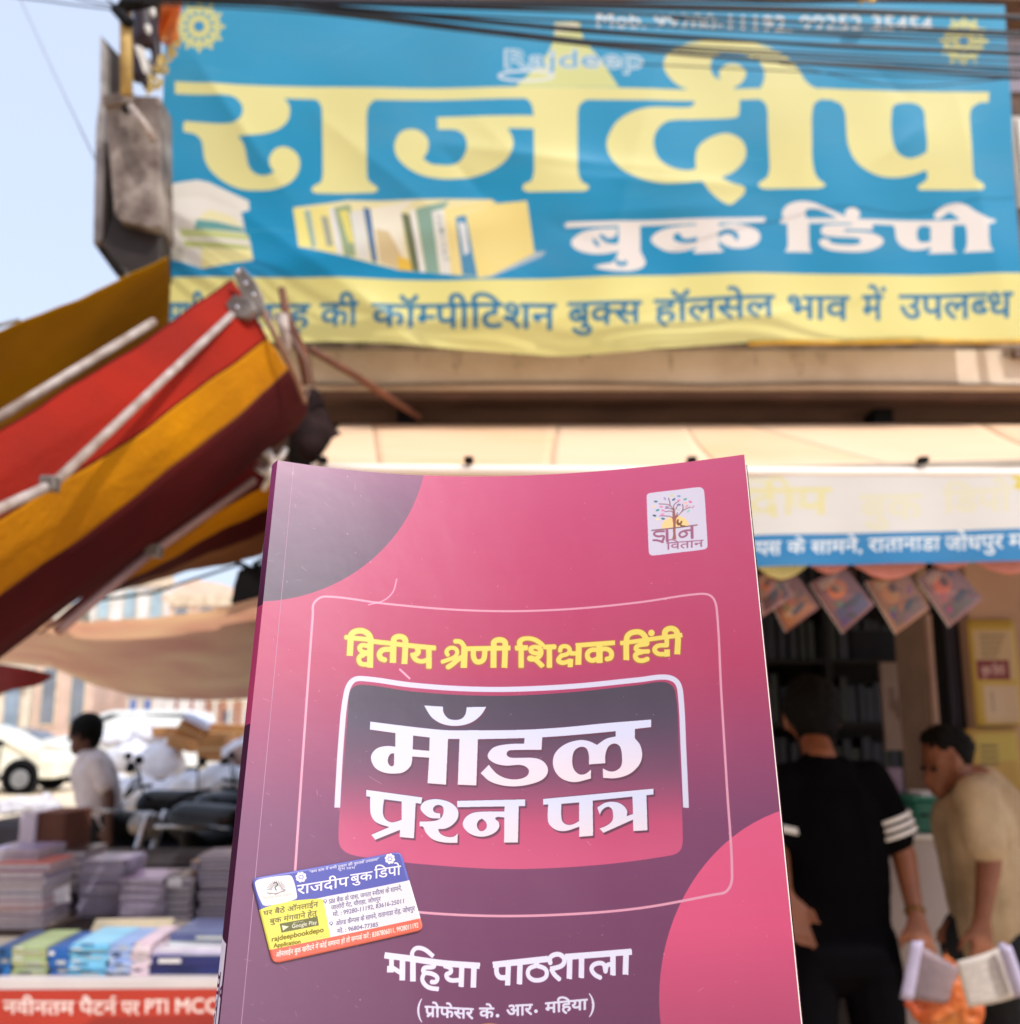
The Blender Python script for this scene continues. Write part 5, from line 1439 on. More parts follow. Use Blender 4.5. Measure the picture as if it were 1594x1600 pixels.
# ============================================================ CARS
def car(px_nose, px_tail, py_ground, Y, col, kind, lab, name='parked_car', flip=False):
    """side-on car between two pixel columns, wheels on the ground"""
    x0, x1 = at(px_tail, py_ground, Y).x, at(px_nose, py_ground, Y).x
    L = abs(x1 - x0); sg = 1 if x1 > x0 else -1
    T = empty(name, ((x0 + x1) / 2, Y, 0), lab, 'car', 'cars parked across the road')
    s = L / 4.3
    if kind == 'sedan':
        prof = [(-2.15, .35), (-2.15, .85), (-2.05, 1.0), (-1.5, 1.06), (-1.0, 1.42), (-.5, 1.5), (.25, 1.48), (.65, 1.36), (1.2, 1.02), (1.9, .9), (2.12, .72), (2.15, .35)]
        win = [(-1.35, 1.06), (-.95, 1.36), (-.5, 1.43), (.2, 1.41), (.55, 1.31), (1.0, 1.03)]
    else:
        prof = [(-2.15, .4), (-2.18, 1.0), (-2.1, 1.25), (-1.95, 1.7), (-1.7, 1.8), (.3, 1.8), (.6, 1.72), (1.15, 1.22), (1.95, 1.08), (2.15, .9), (2.15, .4)]
        win = [(-1.95, 1.22), (-1.8, 1.64), (-1.6, 1.7), (.3, 1.7), (.5, 1.63), (.95, 1.22)]
    W = .85
    bm = bmesh.new()
    secs = []
    for (y, k, dz) in ((-W, .97, -.02), (-W * .86, 1, 0), (W * .86, 1, 0), (W, .97, -.02)):
        ring = []
        for (x, z) in prof:
            top = z > 1.15
            yy_ = y * (0.82 if top else 1)
            ring.append(bm.verts.new((sg * x * k * s, yy_ * s, (z + dz) * s)))
        secs.append(ring)
    n = len(prof)
    for a, b in zip(secs, secs[1:]):
        for i in range(n):
            bm.faces.new((a[i], a[(i + 1) % n], b[(i + 1) % n], b[i]))
    bm.faces.new(secs[0]); bm.faces.new(secs[-1][::-1])
    bmesh.ops.bevel(bm, geom=[e for e in bm.edges if e.is_manifold], offset=.035 * s, segments=2, affect='EDGES')
    o = obj('body', bm, mat('car_paint_' + name + str(len([1 for k_ in MATS if k_.startswith('car_paint')])), col, 0.25, 0.04, 3, coat=1.0), T, smooth=False, world=False)
    def flat(nm, pts, m, y, th=.015):
        bm = bmesh.new()
        a = [bm.verts.new((sg * x * s, y * s, z * s)) for x, z in pts]; b = [bm.verts.new((sg * x * s, (y + th) * s, z * s)) for x, z in pts]
        bm.faces.new(a); bm.faces.new(b[::-1])
        for i in range(len(pts)): bm.faces.new((a[i], b[i], b[(i + 1) % len(pts)], a[(i + 1) % len(pts)]))
        return obj(nm, bm, m, T, world=False)
    mid = (win[0][0] + win[-1][0]) / 2
    h_top = max(z for _, z in win) - .02
    yw = -W * .82 - .012
    # two side windows with a pillar between
    lft = [p for p in win if p[0] < mid - .04] + [(mid - .04, h_top), (mid - .04, win[0][1])]
    rgt = [(mid + .04, win[0][1]), (mid + .04, h_top)] + [p for p in win if p[0] > mid + .04]
    flat('window', lft, M_glass, yw); flat('window', rgt, M_glass, yw)
    # doors: seam lines
    for x in (mid, mid + 1.05 if kind == 'sedan' else mid + 1.0, mid - 1.0):
        flat('door_seam', [(x - .012, .42), (x + .012, .42), (x + .012, 1.0), (x - .012, 1.0)], M_black, -W * 1.0 - .004, .01)
    for x in (mid - .3, mid + .75): flat('door_handle', [(x - .1, .9), (x + .1, .9), (x + .1, .94), (x - .1, .94)], M_chrome, -W - .02, .02)
    flat('headlight', [(1.75, .7), (2.05, .68), (2.0, .84), (1.7, .88)], M_white, -W * 1.0 - .006)
    flat('tail_light', [(-2.08, .75), (-1.8, .78), (-1.85, .95), (-2.06, .97)], mat('tail_red', (150, 20, 24), .3, .1, 5), -W * 1.0 - .006)
    flat('mirror', [(.78, 1.02), (.95, 1.02), (.93, 1.16), (.8, 1.16)], M_black, -W - .12, .1)
    flat('sill', [(-1.0, .3), (1.0, .3), (1.0, .4), (-1.0, .4)], M_black, -W - .004)
    for wx in (-1.32, 1.35):
        for wy in (-1, 1):
            bm = bmesh.new()
            Rr = .33
            m4 = Matrix.Translation((sg * wx * s, wy * (W - .10) * s, Rr * s)) @ Matrix.Rotation(R(90), 4, 'X')
            bmesh.ops.create_cone(bm, cap_ends=True, segments=24, radius1=Rr * s, radius2=Rr * s, depth=.22 * s, matrix=m4)
            bmesh.ops.bevel(bm, geom=[e for e in bm.edges if len(e.link_faces) == 2 and e.calc_face_angle() > .8], offset=.03 * s, segments=2, affect='EDGES')
            wh = obj('wheel', bm, M_black, T, world=False)
            if wy < 0:
                bm = bmesh.new()
                m4 = Matrix.Translation((sg * wx * s, -(W + .015) * s, Rr * s)) @ Matrix.Rotation(R(90), 4, 'X')
                bmesh.ops.create_cone(bm, cap_ends=True, segments=20, radius1=.21 * s, radius2=.19 * s, depth=.03 * s, matrix=m4)
                for k in range(7):
                    a_ = k * 2 * math.pi / 7
                    bx(bm, .05 * s, .19 * s, -.012 * s, .012 * s, -.02 * s, .02 * s, m4 @ Matrix.Rotation(a_, 4, 'Z') @ Matrix.Translation((0, 0, .012 * s)))
                rim = obj('rim', bm, mat('alloy', (150, 150, 152), .4, .1, 6, metal=.5), None)
                rim.data.transform(Matrix.Translation(rim.location)); rim.location = (0, 0, 0); rim.parent = wh
                # arch
                bm = bmesh.new()
                m4 = Matrix.Translation((sg * wx * s, -(W - .055) * s, (Rr + .02) * s)) @ Matrix.Rotation(R(90), 4, 'X')
                bmesh.ops.create_cone(bm, cap_ends=True, segments=28, radius1=.41 * s, radius2=.41 * s, depth=.13 * s, matrix=m4)
                obj('wheel_arch', bm, M_black, T, world=False)
    return T
car(113, -185, 1224, 23.0, (232, 226, 204), 'sedan', 'pearl white saloon car at the left edge with its nose pointing right')
car(128, -80, 1205, 30.0, (40, 46, 66), 'sedan', 'dark blue saloon behind the pearl white car, only its roof and tail showing')
car(72, 330, 1205, 27.0, (232, 234, 232), 'suv', 'white high roofed car in the middle, behind the standing man')
car(236, 372, 1188, 34.0, (226, 230, 232), 'sedan', 'white saloon farthest right, half hidden behind cartons and the book')

# ============================================================ FAR SIDE BUILDINGS
def building(px0, px1, py_top, Y, col, lab, floors, cols, wincol=(128, 134, 144), dep=8, extra=None):
    x0, x1 = at(px0, 1000, Y).x, at(px1, 1000, Y).x
    h = at(800, py_top, Y).z
    T = empty('house', ((x0 + x1) / 2, Y, 0), lab, 'house')
    box('wall', x0, x1, Y, Y + dep, 0, h, mat('house_%d_%d' % (px0, py_top), col, .85, .12, 1.2, .1), T)
    box('parapet', x0 - .1, x1 + .1, Y - .12, Y - .003, h - .35, h + .15, M_conc, T)
    fh = h / floors
    for j in range(floors):
        for i in range(cols):
            cx = x0 + (x1 - x0) * (i + .5) / cols; w_ = (x1 - x0) / cols * .45
            f = box('window', cx - w_ / 2 - .07, cx + w_ / 2 + .07, Y - .06, Y - .003, j * fh + fh * .28, j * fh + fh * .82, M_conc, T)
            p = box('pane', cx - w_ / 2, cx + w_ / 2, Y - .075, Y - .063, j * fh + fh * .3, j * fh + fh * .8, mat('pane_%d' % wincol[0], wincol, .2, .2, 1), None)
            p.data.transform(Matrix.Translation(p.location) @ Matrix.Identity(4)); p.location = (0, 0, 0)
            p.data.transform(Matrix.Translation(-Vector(T.location))); p.parent = f
        if j: box('ledge', x0 - .15, x1 + .15, Y - .5, Y - .003, j * fh - .08, j * fh + .06, M_conc, T)
    return T
building(-150, 55, 930, 46, (232, 224, 206), 'cream low building at the far left across the road', 2, 4, (150, 170, 190))
building(62, 152, 1010, 42, (216, 186, 170), 'pinkish brown shuttered shop front behind the white high roofed car', 1, 2)  # wall colour lightened to paint in the street haze
building(138, 262, 905, 50, (232, 230, 226), 'white three storey house seen above the sagging cloth', 3, 3, (176, 200, 210))
building(262, 420, 935, 47, (234, 202, 180), 'peach coloured house with a sloping top at the right of the white one', 3, 4)  # peach lightened too, haze put into the colour
building(205, 250, 1070, 40, (210, 206, 204), 'small grey kiosk behind the man', 1, 2, (96, 120, 180))
# gable of the peach house
T = empty('roof_gable', (at(330, 930, 46.9).x, 46.9, at(330, 935, 46.9).z), 'pale pitched gable rising behind the peach coloured house', 'gable')
slab('gable', [at(*p, 46.95) for p in ((250, 936), (300, 905), (345, 912), (420, 938))], mat('gable_peach', (234, 204, 184), .8, .1, 1), 4, T)
REFL_HOUSE = empty('house', (-8, -9.5, 0), 'unseen plain house added behind the camera to shape reflections in the laminated cover', 'house')  # added out of view so part of the cover reflects a dark front
box('wall', -18, 2.2, -13, -9, 0, 13, mat('reflection_house_wall', (150, 128, 110), .85, .15, 1, .1), REFL_HOUSE)
for j in range(4):
    for i in range(6):
        f = box('window', -16 + 3 * i, -14.6 + 3 * i, -8.995, -8.93, 1.2 + 3 * j, 2.6 + 3 * j, M_wood, REFL_HOUSE)
# iron railing before the far houses
RL = empty('railing', (at(320, 1100, 36).x, 36, 0), 'red and white barred railing on the far side of the road', 'railing')
for k in range(14):
    x = at(262 + k * 12, 1100, 36).x
    box('bar', x, x + .07, 36, 36.05, 0.0, at(0, 1068, 36).z, mat('rail_red', (150, 70, 66), .6, .15, 4) if k % 2 else M_white, RL)
box('rail', at(255, 1100, 36).x, at(430, 1100, 36).x, 35.95, 35.995, 2.2, 2.3, M_white, RL)

# ============================================================ SACKS, CARTONS, MOTORCYCLES
M_sack = mat('white_plastic_sack', (232, 234, 244), .5, .08, 3, .35, c2=(196, 200, 216), bscale=7)
sk = [(160, 1218, 60, 48, 10.5, 'white plastic sack at the left foot of the heap, beside the man'), (215, 1235, 75, 60, 9.6, 'big white sack low in the middle of the heap'), (262, 1240, 60, 55, 9.2, 'white sack low at the right of the heap, above the motorcycle'),
      (205, 1180, 70, 52, 10.2, 'white sack high on the heap, right of the man'), (250, 1185, 66, 56, 10.0, 'white sack second from the top of the heap'), (178, 1150, 48, 34, 10.8, 'small white sack on the top left of the heap'),
      (232, 1148, 60, 36, 10.6, 'white sack on the very top, under the open carton'), (345, 1215, 70, 56, 8.8, 'white sack bulging beside the edge of the book'), (300, 1225, 46, 50, 9.0, 'white sack wedged between heap and motorcycle seats'),
      (205, 1262, 46, 36, 9.9, 'white sack touching the ground right of the man'), (375, 1170, 50, 40, 9.4, 'white sack partly behind the book, upper one')]
for i, (x, y, w_, h_, Y, lab) in enumerate(sk):
    c0 = at(x, y, Y); k = Y / 1600
    a = w_ * k * .5; b = h_ * k * .5
    o = organic('plastic_sack', [(c0 + Vector((-a * .5, 0, -b * .3)), b * .8, c0 + Vector((a * .5, 0, -b * .2)), b * .85), (c0 + Vector((-a * .2, 0, 0)), b * .8, c0 + Vector((a * .2, .02, b * .45)), b * .45), (c0 + Vector((a * .1, 0, b * .6)), b * .2, c0 + Vector((a * .2, -.02, b * .98)), b * .16)], M_sack, voxel=.035, smooth=3)
    tx = bpy.data.textures.new('crumple', 'CLOUDS'); tx.noise_scale = .12
    md = o.modifiers.new('crumple', 'DISPLACE'); md.texture = tx; md.strength = .08; md.texture_coords = 'GLOBAL'
    setp(o, lab, 'sack', 'white sacks heaped in the lane')
# the heap rests on a low brick platform
pf = box('platform', at(150, 1290, 9.2).x, at(430, 1290, 9.2).x, 9.4, 11.4, 0, at(0, 1262, 9.4).z, M_conc); setp(pf, 'low cement platform carrying the heap of sacks', 'platform')
def carton(pts, Y, lab, m=M_card, dp=.35):
    T = empty('carton', tuple(at(*pts[-1], Y)), lab, 'carton', 'cartons on the heap of sacks')
    slab('box', [at(*p, Y) for p in pts], m, dp, T, bev=.006)
    c = at(sum(p[0] for p in pts) / len(pts), sum(p[1] for p in pts) / len(pts), Y - .004)
    a, b = at(*pts[0], Y - .006), at(*pts[1], Y - .006)
    d = (b - a)
    q0, q1 = at(*pts[3], Y - .006), at(*pts[2], Y - .006)
    slab('tape', [a.lerp(q0, .45), b.lerp(q1, .45), b.lerp(q1, .55), a.lerp(q0, .55)], mat('parcel_tape', (206, 170, 126), .3, .1, 9), .003, T)
    return T
carton([(236, 1136), (268, 1136), (268, 1152), (238, 1152)], 10.3, 'small flat brown carton lying at the left of the other cartons')
tilted = carton([(288, 1118), (320, 1134), (306, 1166), (268, 1150)], 10.0, 'tilted open carton with a bluish lid edge, highest of all')
carton([(262, 1150), (300, 1158), (296, 1176), (260, 1166)], 9.8, 'tilted tan carton just under the open one')
carton([(324, 1130), (386, 1134), (386, 1158), (326, 1158)], 10.1, 'wide brown carton running behind the edge of the book')
carton([(308, 1152), (352, 1150), (352, 1190), (308, 1190)], 9.5, 'upright striped tan carton below the wide one')
slab('lid', [at(*p, 9.95) for p in ((284, 1114), (322, 1130), (320, 1140), (284, 1122))], mat('pale_blue_card', (190, 196, 220), .7, .1, 5), .3, tilted)
rb = organic('round_bundle', [(at(370, 1186, 9.3), .1, at(382, 1180, 9.3), .1)], mat('brown_bundle', (170, 140, 130), .8, .2, 8, .3), voxel=.02); setp(rb, 'brownish round bundle beside the upright carton, at the book edge', 'bundle')

def motorcycle(px, py, Y, lab, ang=0, col=(30, 30, 38), s=1.0):
    """px,py: seat centre"""
    c0 = at(px, py, Y)
    T = empty('motorcycle', (c0.x, Y, 0), lab, 'motorcycle', 'motorcycles parked behind the book table', rz=ang)
    Mp = mat('bike_paint_%d' % col[2], tuple(v * .6 for v in col), .45, .15, 6, coat=.2, spec=.3)
    def oo(n_, caps, m, v=.014):
        o = organic(n_, [(Vector(a) + c_, r0, Vector(b) + c_, r1) for (a, r0, b, r1) in caps for c_ in (Vector((0, 0, 0)),)], m, None, voxel=v)
        o.data.transform(Matrix.Translation(o.location)); o.location = (0, 0, 0); o.parent = T; return o
    oo('fuel_tank', [((-.05, 0, .92), .14, (.25, 0, .95), .12)], Mp)
    oo('seat', [((-.75, 0, .86), .09, (-.1, 0, .84), .10), ((-.75, 0, .86), .09, (-.85, 0, .93), .05)], M_black)
    oo('side_panel', [((-.6, 0, .7), .10, (0, 0, .62), .10), ((-.8, 0, .78), .05, (-.55, 0, .72), .09)], Mp)
    oo('engine', [((.0, 0, .42), .15, (.12, 0, .56), .12)], mat('engine_grey', (70, 70, 74), .4, .3, 20, metal=.6))
    def tb(n_, pts, r, m, par=T, seg=8):
        bm = bmesh.new(); tube_bm(bm, pts, r, seg); o = obj(n_, bm, m, par, smooth=True, world=False); return o
    for wx in (-.66, .68):
        t = [(wx + .29 * math.cos(a), 0, .30 + .29 * math.sin(a)) for a in [k * 2 * math.pi / 28 for k in range(29)]]
        wh = tb('wheel', t, .045, M_black)
        bm = bmesh.new()
        for k in range(10):
            a = k * 2 * math.pi / 10
            tube_bm(bm, [(wx, 0, .30), (wx + .26 * math.cos(a), 0, .30 + .26 * math.sin(a))], .006, 4)
        tube_bm(bm, [(wx, -.05, .3), (wx, .05, .3)], .04, 10)
        sp = obj('spokes', bm, M_chrome, wh, world=False)
    for y in (-.09, .09):
        tb('fork', [(.68, y, .30), (.46, y, 1.0)], .022, M_chrome)
    tb('handlebar', [(.3, -.36, 1.12), (.38, -.2, 1.1), (.44, 0, 1.02), (.38, .2, 1.1), (.3, .36, 1.12)], .014, M_black)
    for y in (-.3, .3):
        tb('mirror', [(.36, y, 1.12), (.40, y * 1.15, 1.28), (.40, y * 1.35, 1.30)], [.006, .006, .035], M_black)
    oo('headlight', [((.52, 0, .92), .09, (.58, 0, .92), .075)], M_metal, .01)
    oo('front_fender', [((.55, 0, .62), .05, (.82, 0, .58), .04)], Mp, .01)
    tb('exhaust', [(.05, -.14, .4), (-.3, -.18, .3), (-.95, -.2, .36)], [.03, .04, .05], M_chrome)
    tb('carrier', [(-.6, -.12, .95), (-1.0, -.12, 1.0), (-1.0, .12, 1.0), (-.6, .12, .95)], .012, M_chrome)
    tb('stand', [(-.1, -.12, .35), (-.15, -.28, .0)], .014, M_metal)
    return T
motorcycle(290, 1275, 8.0, 'black motorcycle nearest the man, its seat pointing left', ang=R(205))
motorcycle(338, 1240, 7.8, 'black motorcycle with raised handlebar mirrors, next to the book edge', ang=R(50), col=(24, 26, 44))
motorcycle(345, 1290, 6.7, 'dark motorcycle in front of the other two, a white plate low on it', ang=R(165), col=(34, 28, 30))
motorcycle(392, 1290, 6.9, 'dark motorcycle mostly behind the held book', ang=R(80), col=(30, 28, 36))
pl = box('number_plate', at(218, 1318, 5.0).x, at(250, 1318, 5.0).x, 4.92, 4.94, at(0, 1336, 5.0).z, at(0, 1326, 5.0).z, M_white)
setp(pl, 'small white plate catching light below the motorcycles', 'plate')

# ============================================================ PEOPLE
def hand(caps, w, dirv, side, r=.009):
    """palm and five bent fingers grown from wrist w along dirv; side = thumb side"""
    d = Vector(dirv).normalized(); s_ = Vector(side).normalized(); n_ = d.cross(s_).normalized()
    palm = w + d * .045
    for k in (-1, 0, 1):
        caps.append((w + s_ * .014 * k, .017, palm + s_ * .024 * k + d * .03, .014))
    for k, (ln) in enumerate((.070, .078, .073, .058)):
        o_ = s_ * (.032 - .021 * k)
        b = palm + d * .04 + o_
        m = b + d * ln * .5 + n_ * .010
        e = m + d * ln * .35 + n_ * .026
        caps.append((b, r, m, r * .95)); caps.append((m, r * .95, e, r * .8))
    tb_ = w + d * .02 + s_ * .03
    tm = tb_ + d * .03 + s_ * .03 + n_ * .008
    caps.append((tb_, .012, tm, .0105)); caps.append((tm, .0105, tm + d * .03 + n_ * .018, .009))

def person(loc, lab, J, skin, shirt, pants, hair_caps, head, face_dir, extra=None, sleeve=.55, vox=.011, hk=1.0):
    """J: joint positions (world). Body is one skin surface; clothes are children."""
    T = empty('person', loc, lab, 'person')
    caps = []
    # head: cranium + jaw, neck
    hc, hr = head
    f = Vector(face_dir).normalized()
    caps.append((hc, hr, hc + Vector((0, 0, .035 * hk)), hr * .98, .92))
    caps.append((hc + f * .02 * hk + Vector((0, 0, -.05 * hk)), hr * .72, hc + f * .045 * hk + Vector((0, 0, -.10 * hk)), hr * .42))
    sd = f.cross(Vector((0, 0, 1))).normalized()
    nb = hc + f * (hr + .003) + Vector((0, 0, -.012 * hk))
    caps.append((nb, .010 * hk, nb + f * .018 * hk + Vector((0, 0, -.028 * hk)), .012 * hk))            # nose
    caps.append((hc + f * (hr * .86) + Vector((0, 0, -.072 * hk)) - sd * .02 * hk, .009 * hk, hc + f * (hr * .86) + Vector((0, 0, -.072 * hk)) + sd * .02 * hk, .009 * hk))   # lips
    for k in (-1, 1):
        e_ = hc + sd * hr * .98 * k + Vector((0, 0, -.02))
        caps.append((e_ + Vector((0, 0, .02)), .012, e_ - Vector((0, 0, .025)), .008))  # ears
        b_ = hc + f * hr * .9 + sd * .035 * k + Vector((0, 0, .018))
        caps.append((b_ - sd * .015, .008, b_ + sd * .015, .008))                      # brow
    caps.append((J['neck'], .055, hc + Vector((0, 0, -.06 * hk)), .052 * hk))
    caps.append((J['neck'] + Vector((0, 0, -.11)), .085, J['hip'], .11, .7))
    for a, b, c, r0, r1, r2 in (('shL', 'elL', 'wrL', .05, .038, .025), ('shR', 'elR', 'wrR', .05, .038, .025), ('hpL', 'knL', 'anL', .075, .055, .036), ('hpR', 'knR', 'anR', .075, .055, .036)):
        caps.append((J[a], r0, J[b], r1)); caps.append((J[b], r1 * 1.02, J[c], r2))
    for k in ('L', 'R'):
        caps.append((J['an' + k], .036, J['an' + k] + f * .15 + Vector((0, 0, -.03)), .03))
        hand(caps, J['wr' + k], J['hd' + k], J['th' + k])
    organic('body', caps, skin, T, voxel=vox, smooth=3)
    # shirt
    sc = [(J['neck'] + Vector((0, 0, -.075)), .085, J['neck'] + Vector((0, 0, -.12)), .11, .8)]
    mid = (J['shL'] + J['shR']) / 2
    sc.append((J['neck'] + Vector((0, 0, -.05)), .088, mid, .10))
    sc.append((J['shL'] + Vector((0, 0, .0)), .066, J['shR'], .066))
    sc.append((mid + Vector((0, 0, -.09)), .165, J['hip'] + Vector((0, 0, .12)), .155, .72))
    sc.append((mid + Vector((.0, 0, -.09)) + (J['shL'] - mid) * .42, .11, J['hip'] + (J['shL'] - mid) * .35 + Vector((0, 0, .0)), .12, .85))
    sc.append((mid + Vector((.0, 0, -.09)) + (J['shR'] - mid) * .42, .11, J['hip'] + (J['shR'] - mid) * .35 + Vector((0, 0, .0)), .12, .85))
    for k in ('L', 'R'):
        a, b = J['sh' + k], J['el' + k]
        sc.append((a, .068, a.lerp(b, sleeve * 1.3), .062))
    so_ = organic('shirt', sc, shirt, T, voxel=vox, smooth=6)
    tx = bpy.data.textures.new('folds', 'CLOUDS'); tx.noise_scale = .14
    md = so_.modifiers.new('folds', 'DISPLACE'); md.texture = tx; md.strength = .022; md.texture_coords = 'GLOBAL'
    pc = [(J['hip'] + Vector((-.05, 0, -.0)), .135, J['hip'] + Vector((.05, 0, -.0)), .135, .85)]
    for k in ('L', 'R'):
        pc.append((J['hp' + k], .098, J['kn' + k], .078)); pc.append((J['kn' + k], .076, J['an' + k], .062))
        pc.append((J['hp' + k] + Vector((0, 0, .06)), .09, J['hp' + k], .1))
    organic('trousers', pc, pants, T, voxel=vox, smooth=6)
    hr_o = organic('hair', hair_caps, M_hair, T, voxel=.007, smooth=2)
    htx = bpy.data.textures.new('tufts', 'CLOUDS'); htx.noise_scale = .018
    md = hr_o.modifiers.new('tufts', 'DISPLACE'); md.texture = htx; md.strength = .016; md.texture_coords = 'GLOBAL'
    for k in ('L', 'R'):
        a = J['an' + k]
        organic('shoe', [(a + Vector((0, 0, -.045)) - f * .03, .042, a + f * .16 + Vector((0, 0, -.05)), .036)], M_black, T, voxel=.01)
    # eyes
    for k in (-1, 1):
        e_ = hc + f * (hr * .93) + sd * .033 * k + Vector((0, 0, .0))
        organic('eye', [(e_, .009, e_ + f * .002, .009)], M_black, T, voxel=.003, smooth=1)
    return T
V = Vector
# --- man in the lane (profile, facing left, in shade)
Y = 7.3
hc = at(132, 1147, Y)
J = dict(neck=at(140, 1176, Y), hip=at(154, 1284, Y + .02), shL=at(150, 1190, Y - .16), shR=at(146, 1190, Y + .18), elL=at(172, 1244, Y - .2), elR=at(130, 1250, Y + .22), wrL=at(170, 1292, Y - .22), wrR=at(122, 1288, Y + .2),
         hdL=V((-.1, 0, -1)), thL=V((-1, 0, 0)), hdR=V((-.3, 0, -1)), thR=V((-1, 0, 0)))
hp = J['hip']
for k, s_ in (('L', -.09), ('R', .09)):
    J['hp' + k] = hp + V((0, s_, -.06)); J['kn' + k] = V((hp.x - .02, Y + s_, .45)); J['an' + k] = V((hp.x, Y + s_, .09))
hh = [(hc + V((.012, 0, .035)), .112, hc + V((.02, 0, .045)), .108), (hc + V((.06, 0, .0)), .07, hc + V((.062, 0, -.05)), .05), (hc + V((-.045, 0, .075)), .05, hc + V((.0, 0, .09)), .06)]
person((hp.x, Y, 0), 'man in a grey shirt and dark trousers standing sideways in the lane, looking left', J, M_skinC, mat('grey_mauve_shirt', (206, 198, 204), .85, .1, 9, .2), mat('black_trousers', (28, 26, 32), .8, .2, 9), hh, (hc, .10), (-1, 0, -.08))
# --- man in black T-shirt, back three-quarter, bent over papers
Y = 3.35
hc = at(1268, 1118, Y + .16)
J = dict(neck=at(1282, 1190, Y), hip=at(1310, 1480, Y), shL=at(1226, 1225, Y), shR=at(1362, 1220, Y + .02), elL=at(1214, 1330, Y - .02), elR=at(1412, 1335, Y + .0), wrL=at(1226, 1398, Y - .16), wrR=at(1432, 1436, Y - .1),
         hdL=V((.3, -.2, -1)), thL=V((1, 0, 0)), hdR=V((.12, -.25, -1)), thR=V((-1, -.2, 0)))
hp = J['hip']
for k, s_ in (('L', -.095), ('R', .095)):
    J['hp' + k] = hp + V((s_, 0, -.06)); J['kn' + k] = V((hp.x + s_ * 1.15, Y - .01, .60)); J['an' + k] = V((hp.x + s_ * 1.2, Y + .02, .21))
hh = [(hc + V((0, -.02, .026)), .10, hc + V((0, -.01, .042)), .096), (hc + V((0, -.045, -.035)), .075, hc + V((0, -.04, -.06)), .062)]
mb = person((hp.x, Y, .12), 'man in a black T-shirt with white sleeve stripes, seen from behind', J, M_skinA, mat('black_tshirt', (9, 8, 11), .95, .2, 9, .2, spec=.05), mat('charcoal_trousers', (10, 9, 13), .95, .2, 9, spec=.05), hh, (hc, .088), (.15, .9, -.35), hk=.9)
for k, f0 in ((0, .50), (1, .60), (2, .70)):
    a, b = J['shR'], J['elR']
    bm = bmesh.new(); tube_bm(bm, [a.lerp(b, f0), a.lerp(b, f0 + .055)], .0745 - .001 * k, 18)
    obj('sleeve_stripe', bm, mat('white_stripe', (226, 222, 220), .7, .05, 9), mb, smooth=True)
bm = bmesh.new(); tube_bm(bm, [J['shL'].lerp(J['elL'], .62), J['shL'].lerp(J['elL'], .72)], .073, 18); obj('sleeve_stripe', bm, MATS['white_stripe'], mb, smooth=True)
a_ = J['wrR']; d_ = (J['wrR'] - J['elR']).normalized()
bm = bmesh.new(); tube_bm(bm, [a_ - d_ * .03, a_ - d_ * .018], .031, 14); obj('bracelet', bm, mat('dull_brass', (120, 84, 44), .5, .2, 20, metal=.5), mb, smooth=True)
# --- boy in cream T-shirt, head bent, left profile
Y = 3.45
hc = at(1476, 1184, Y)
J = dict(neck=at(1530, 1222, Y), hip=at(1560, 1475, Y + .05), shL=at(1524, 1246, Y - .14), shR=at(1536, 1240, Y + .18), elL=at(1546, 1346, Y - .17), elR=at(1520, 1350, Y + .2), wrL=at(1534, 1440, Y - .2), wrR=at(1500, 1430, Y + .05),
         hdL=V((-.12, -.1, -1)), thL=V((-1, -.2, 0)), hdR=V((-.3, -.3, -1)), thR=V((-1, 0, 0)))
hp = J['hip']
for k, s_ in (('L', -.09), ('R', .09)):
    J['hp' + k] = hp + V((.01, s_, -.06)); J['kn' + k] = V((hp.x + .02, Y + .05 + s_, .60)); J['an' + k] = V((hp.x + .03, Y + .05 + s_, .21))
hh = [(hc + V((.0, 0, .045)), .066, hc + V((.034, 0, .040)) * .8, .071), (hc + V((.06, 0, .01)) * .8, .046, hc + V((.075, 0, -.02)) * .8, .028), (hc + V((-.06, 0, .078)) * .8, .028, hc + V((-.01, 0, .09)) * .8, .036)]
bb_ = person((hp.x, Y, .12), 'young man in a cream T-shirt looking down at papers at the right edge', J, M_skinB, mat('cream_tshirt', (186, 164, 134), .85, .1, 9, .4, c2=(158, 136, 108), spec=.1), mat('black_jeans', (26, 28, 34), .85, .2, 9), hh, (hc, .071), (-.85, -.1, -.5), hk=.8)

# papers and bags they handle
def sheet(name, pts, Y, m, lab, cat, th=.004, curl=.0):
    q = [at(*p, Y) for p in pts]
    o = grid_mesh(name, lambda u, v: (q[0] * (1 - u) + q[1] * u) * (1 - v) + (q[3] * (1 - u) + q[2] * u) * v + V((0, -curl * math.sin(math.pi * u), 0)), 10, 8, m, None, thick=th)
    return setp(o, lab, cat)
M_lil = mat('lilac_paper', (176, 168, 196), .7, .08, 20)
sheet('papers', [(1426, 1470), (1440, 1470), (1424, 1562), (1408, 1560)], 3.05, M_lil, 'sheaf of lilac white paper seen edge on in the hand of the man in black', 'papers', .012, .01)
sheet('bag', [(1438, 1478), (1492, 1510), (1480, 1560), (1428, 1560)], 3.12, mat('grey_mauve_bag', (150, 132, 140), .6, .2, 9, .3), 'greyish transparent packet hanging below the hand of the man in black', 'packet', .03, .03)
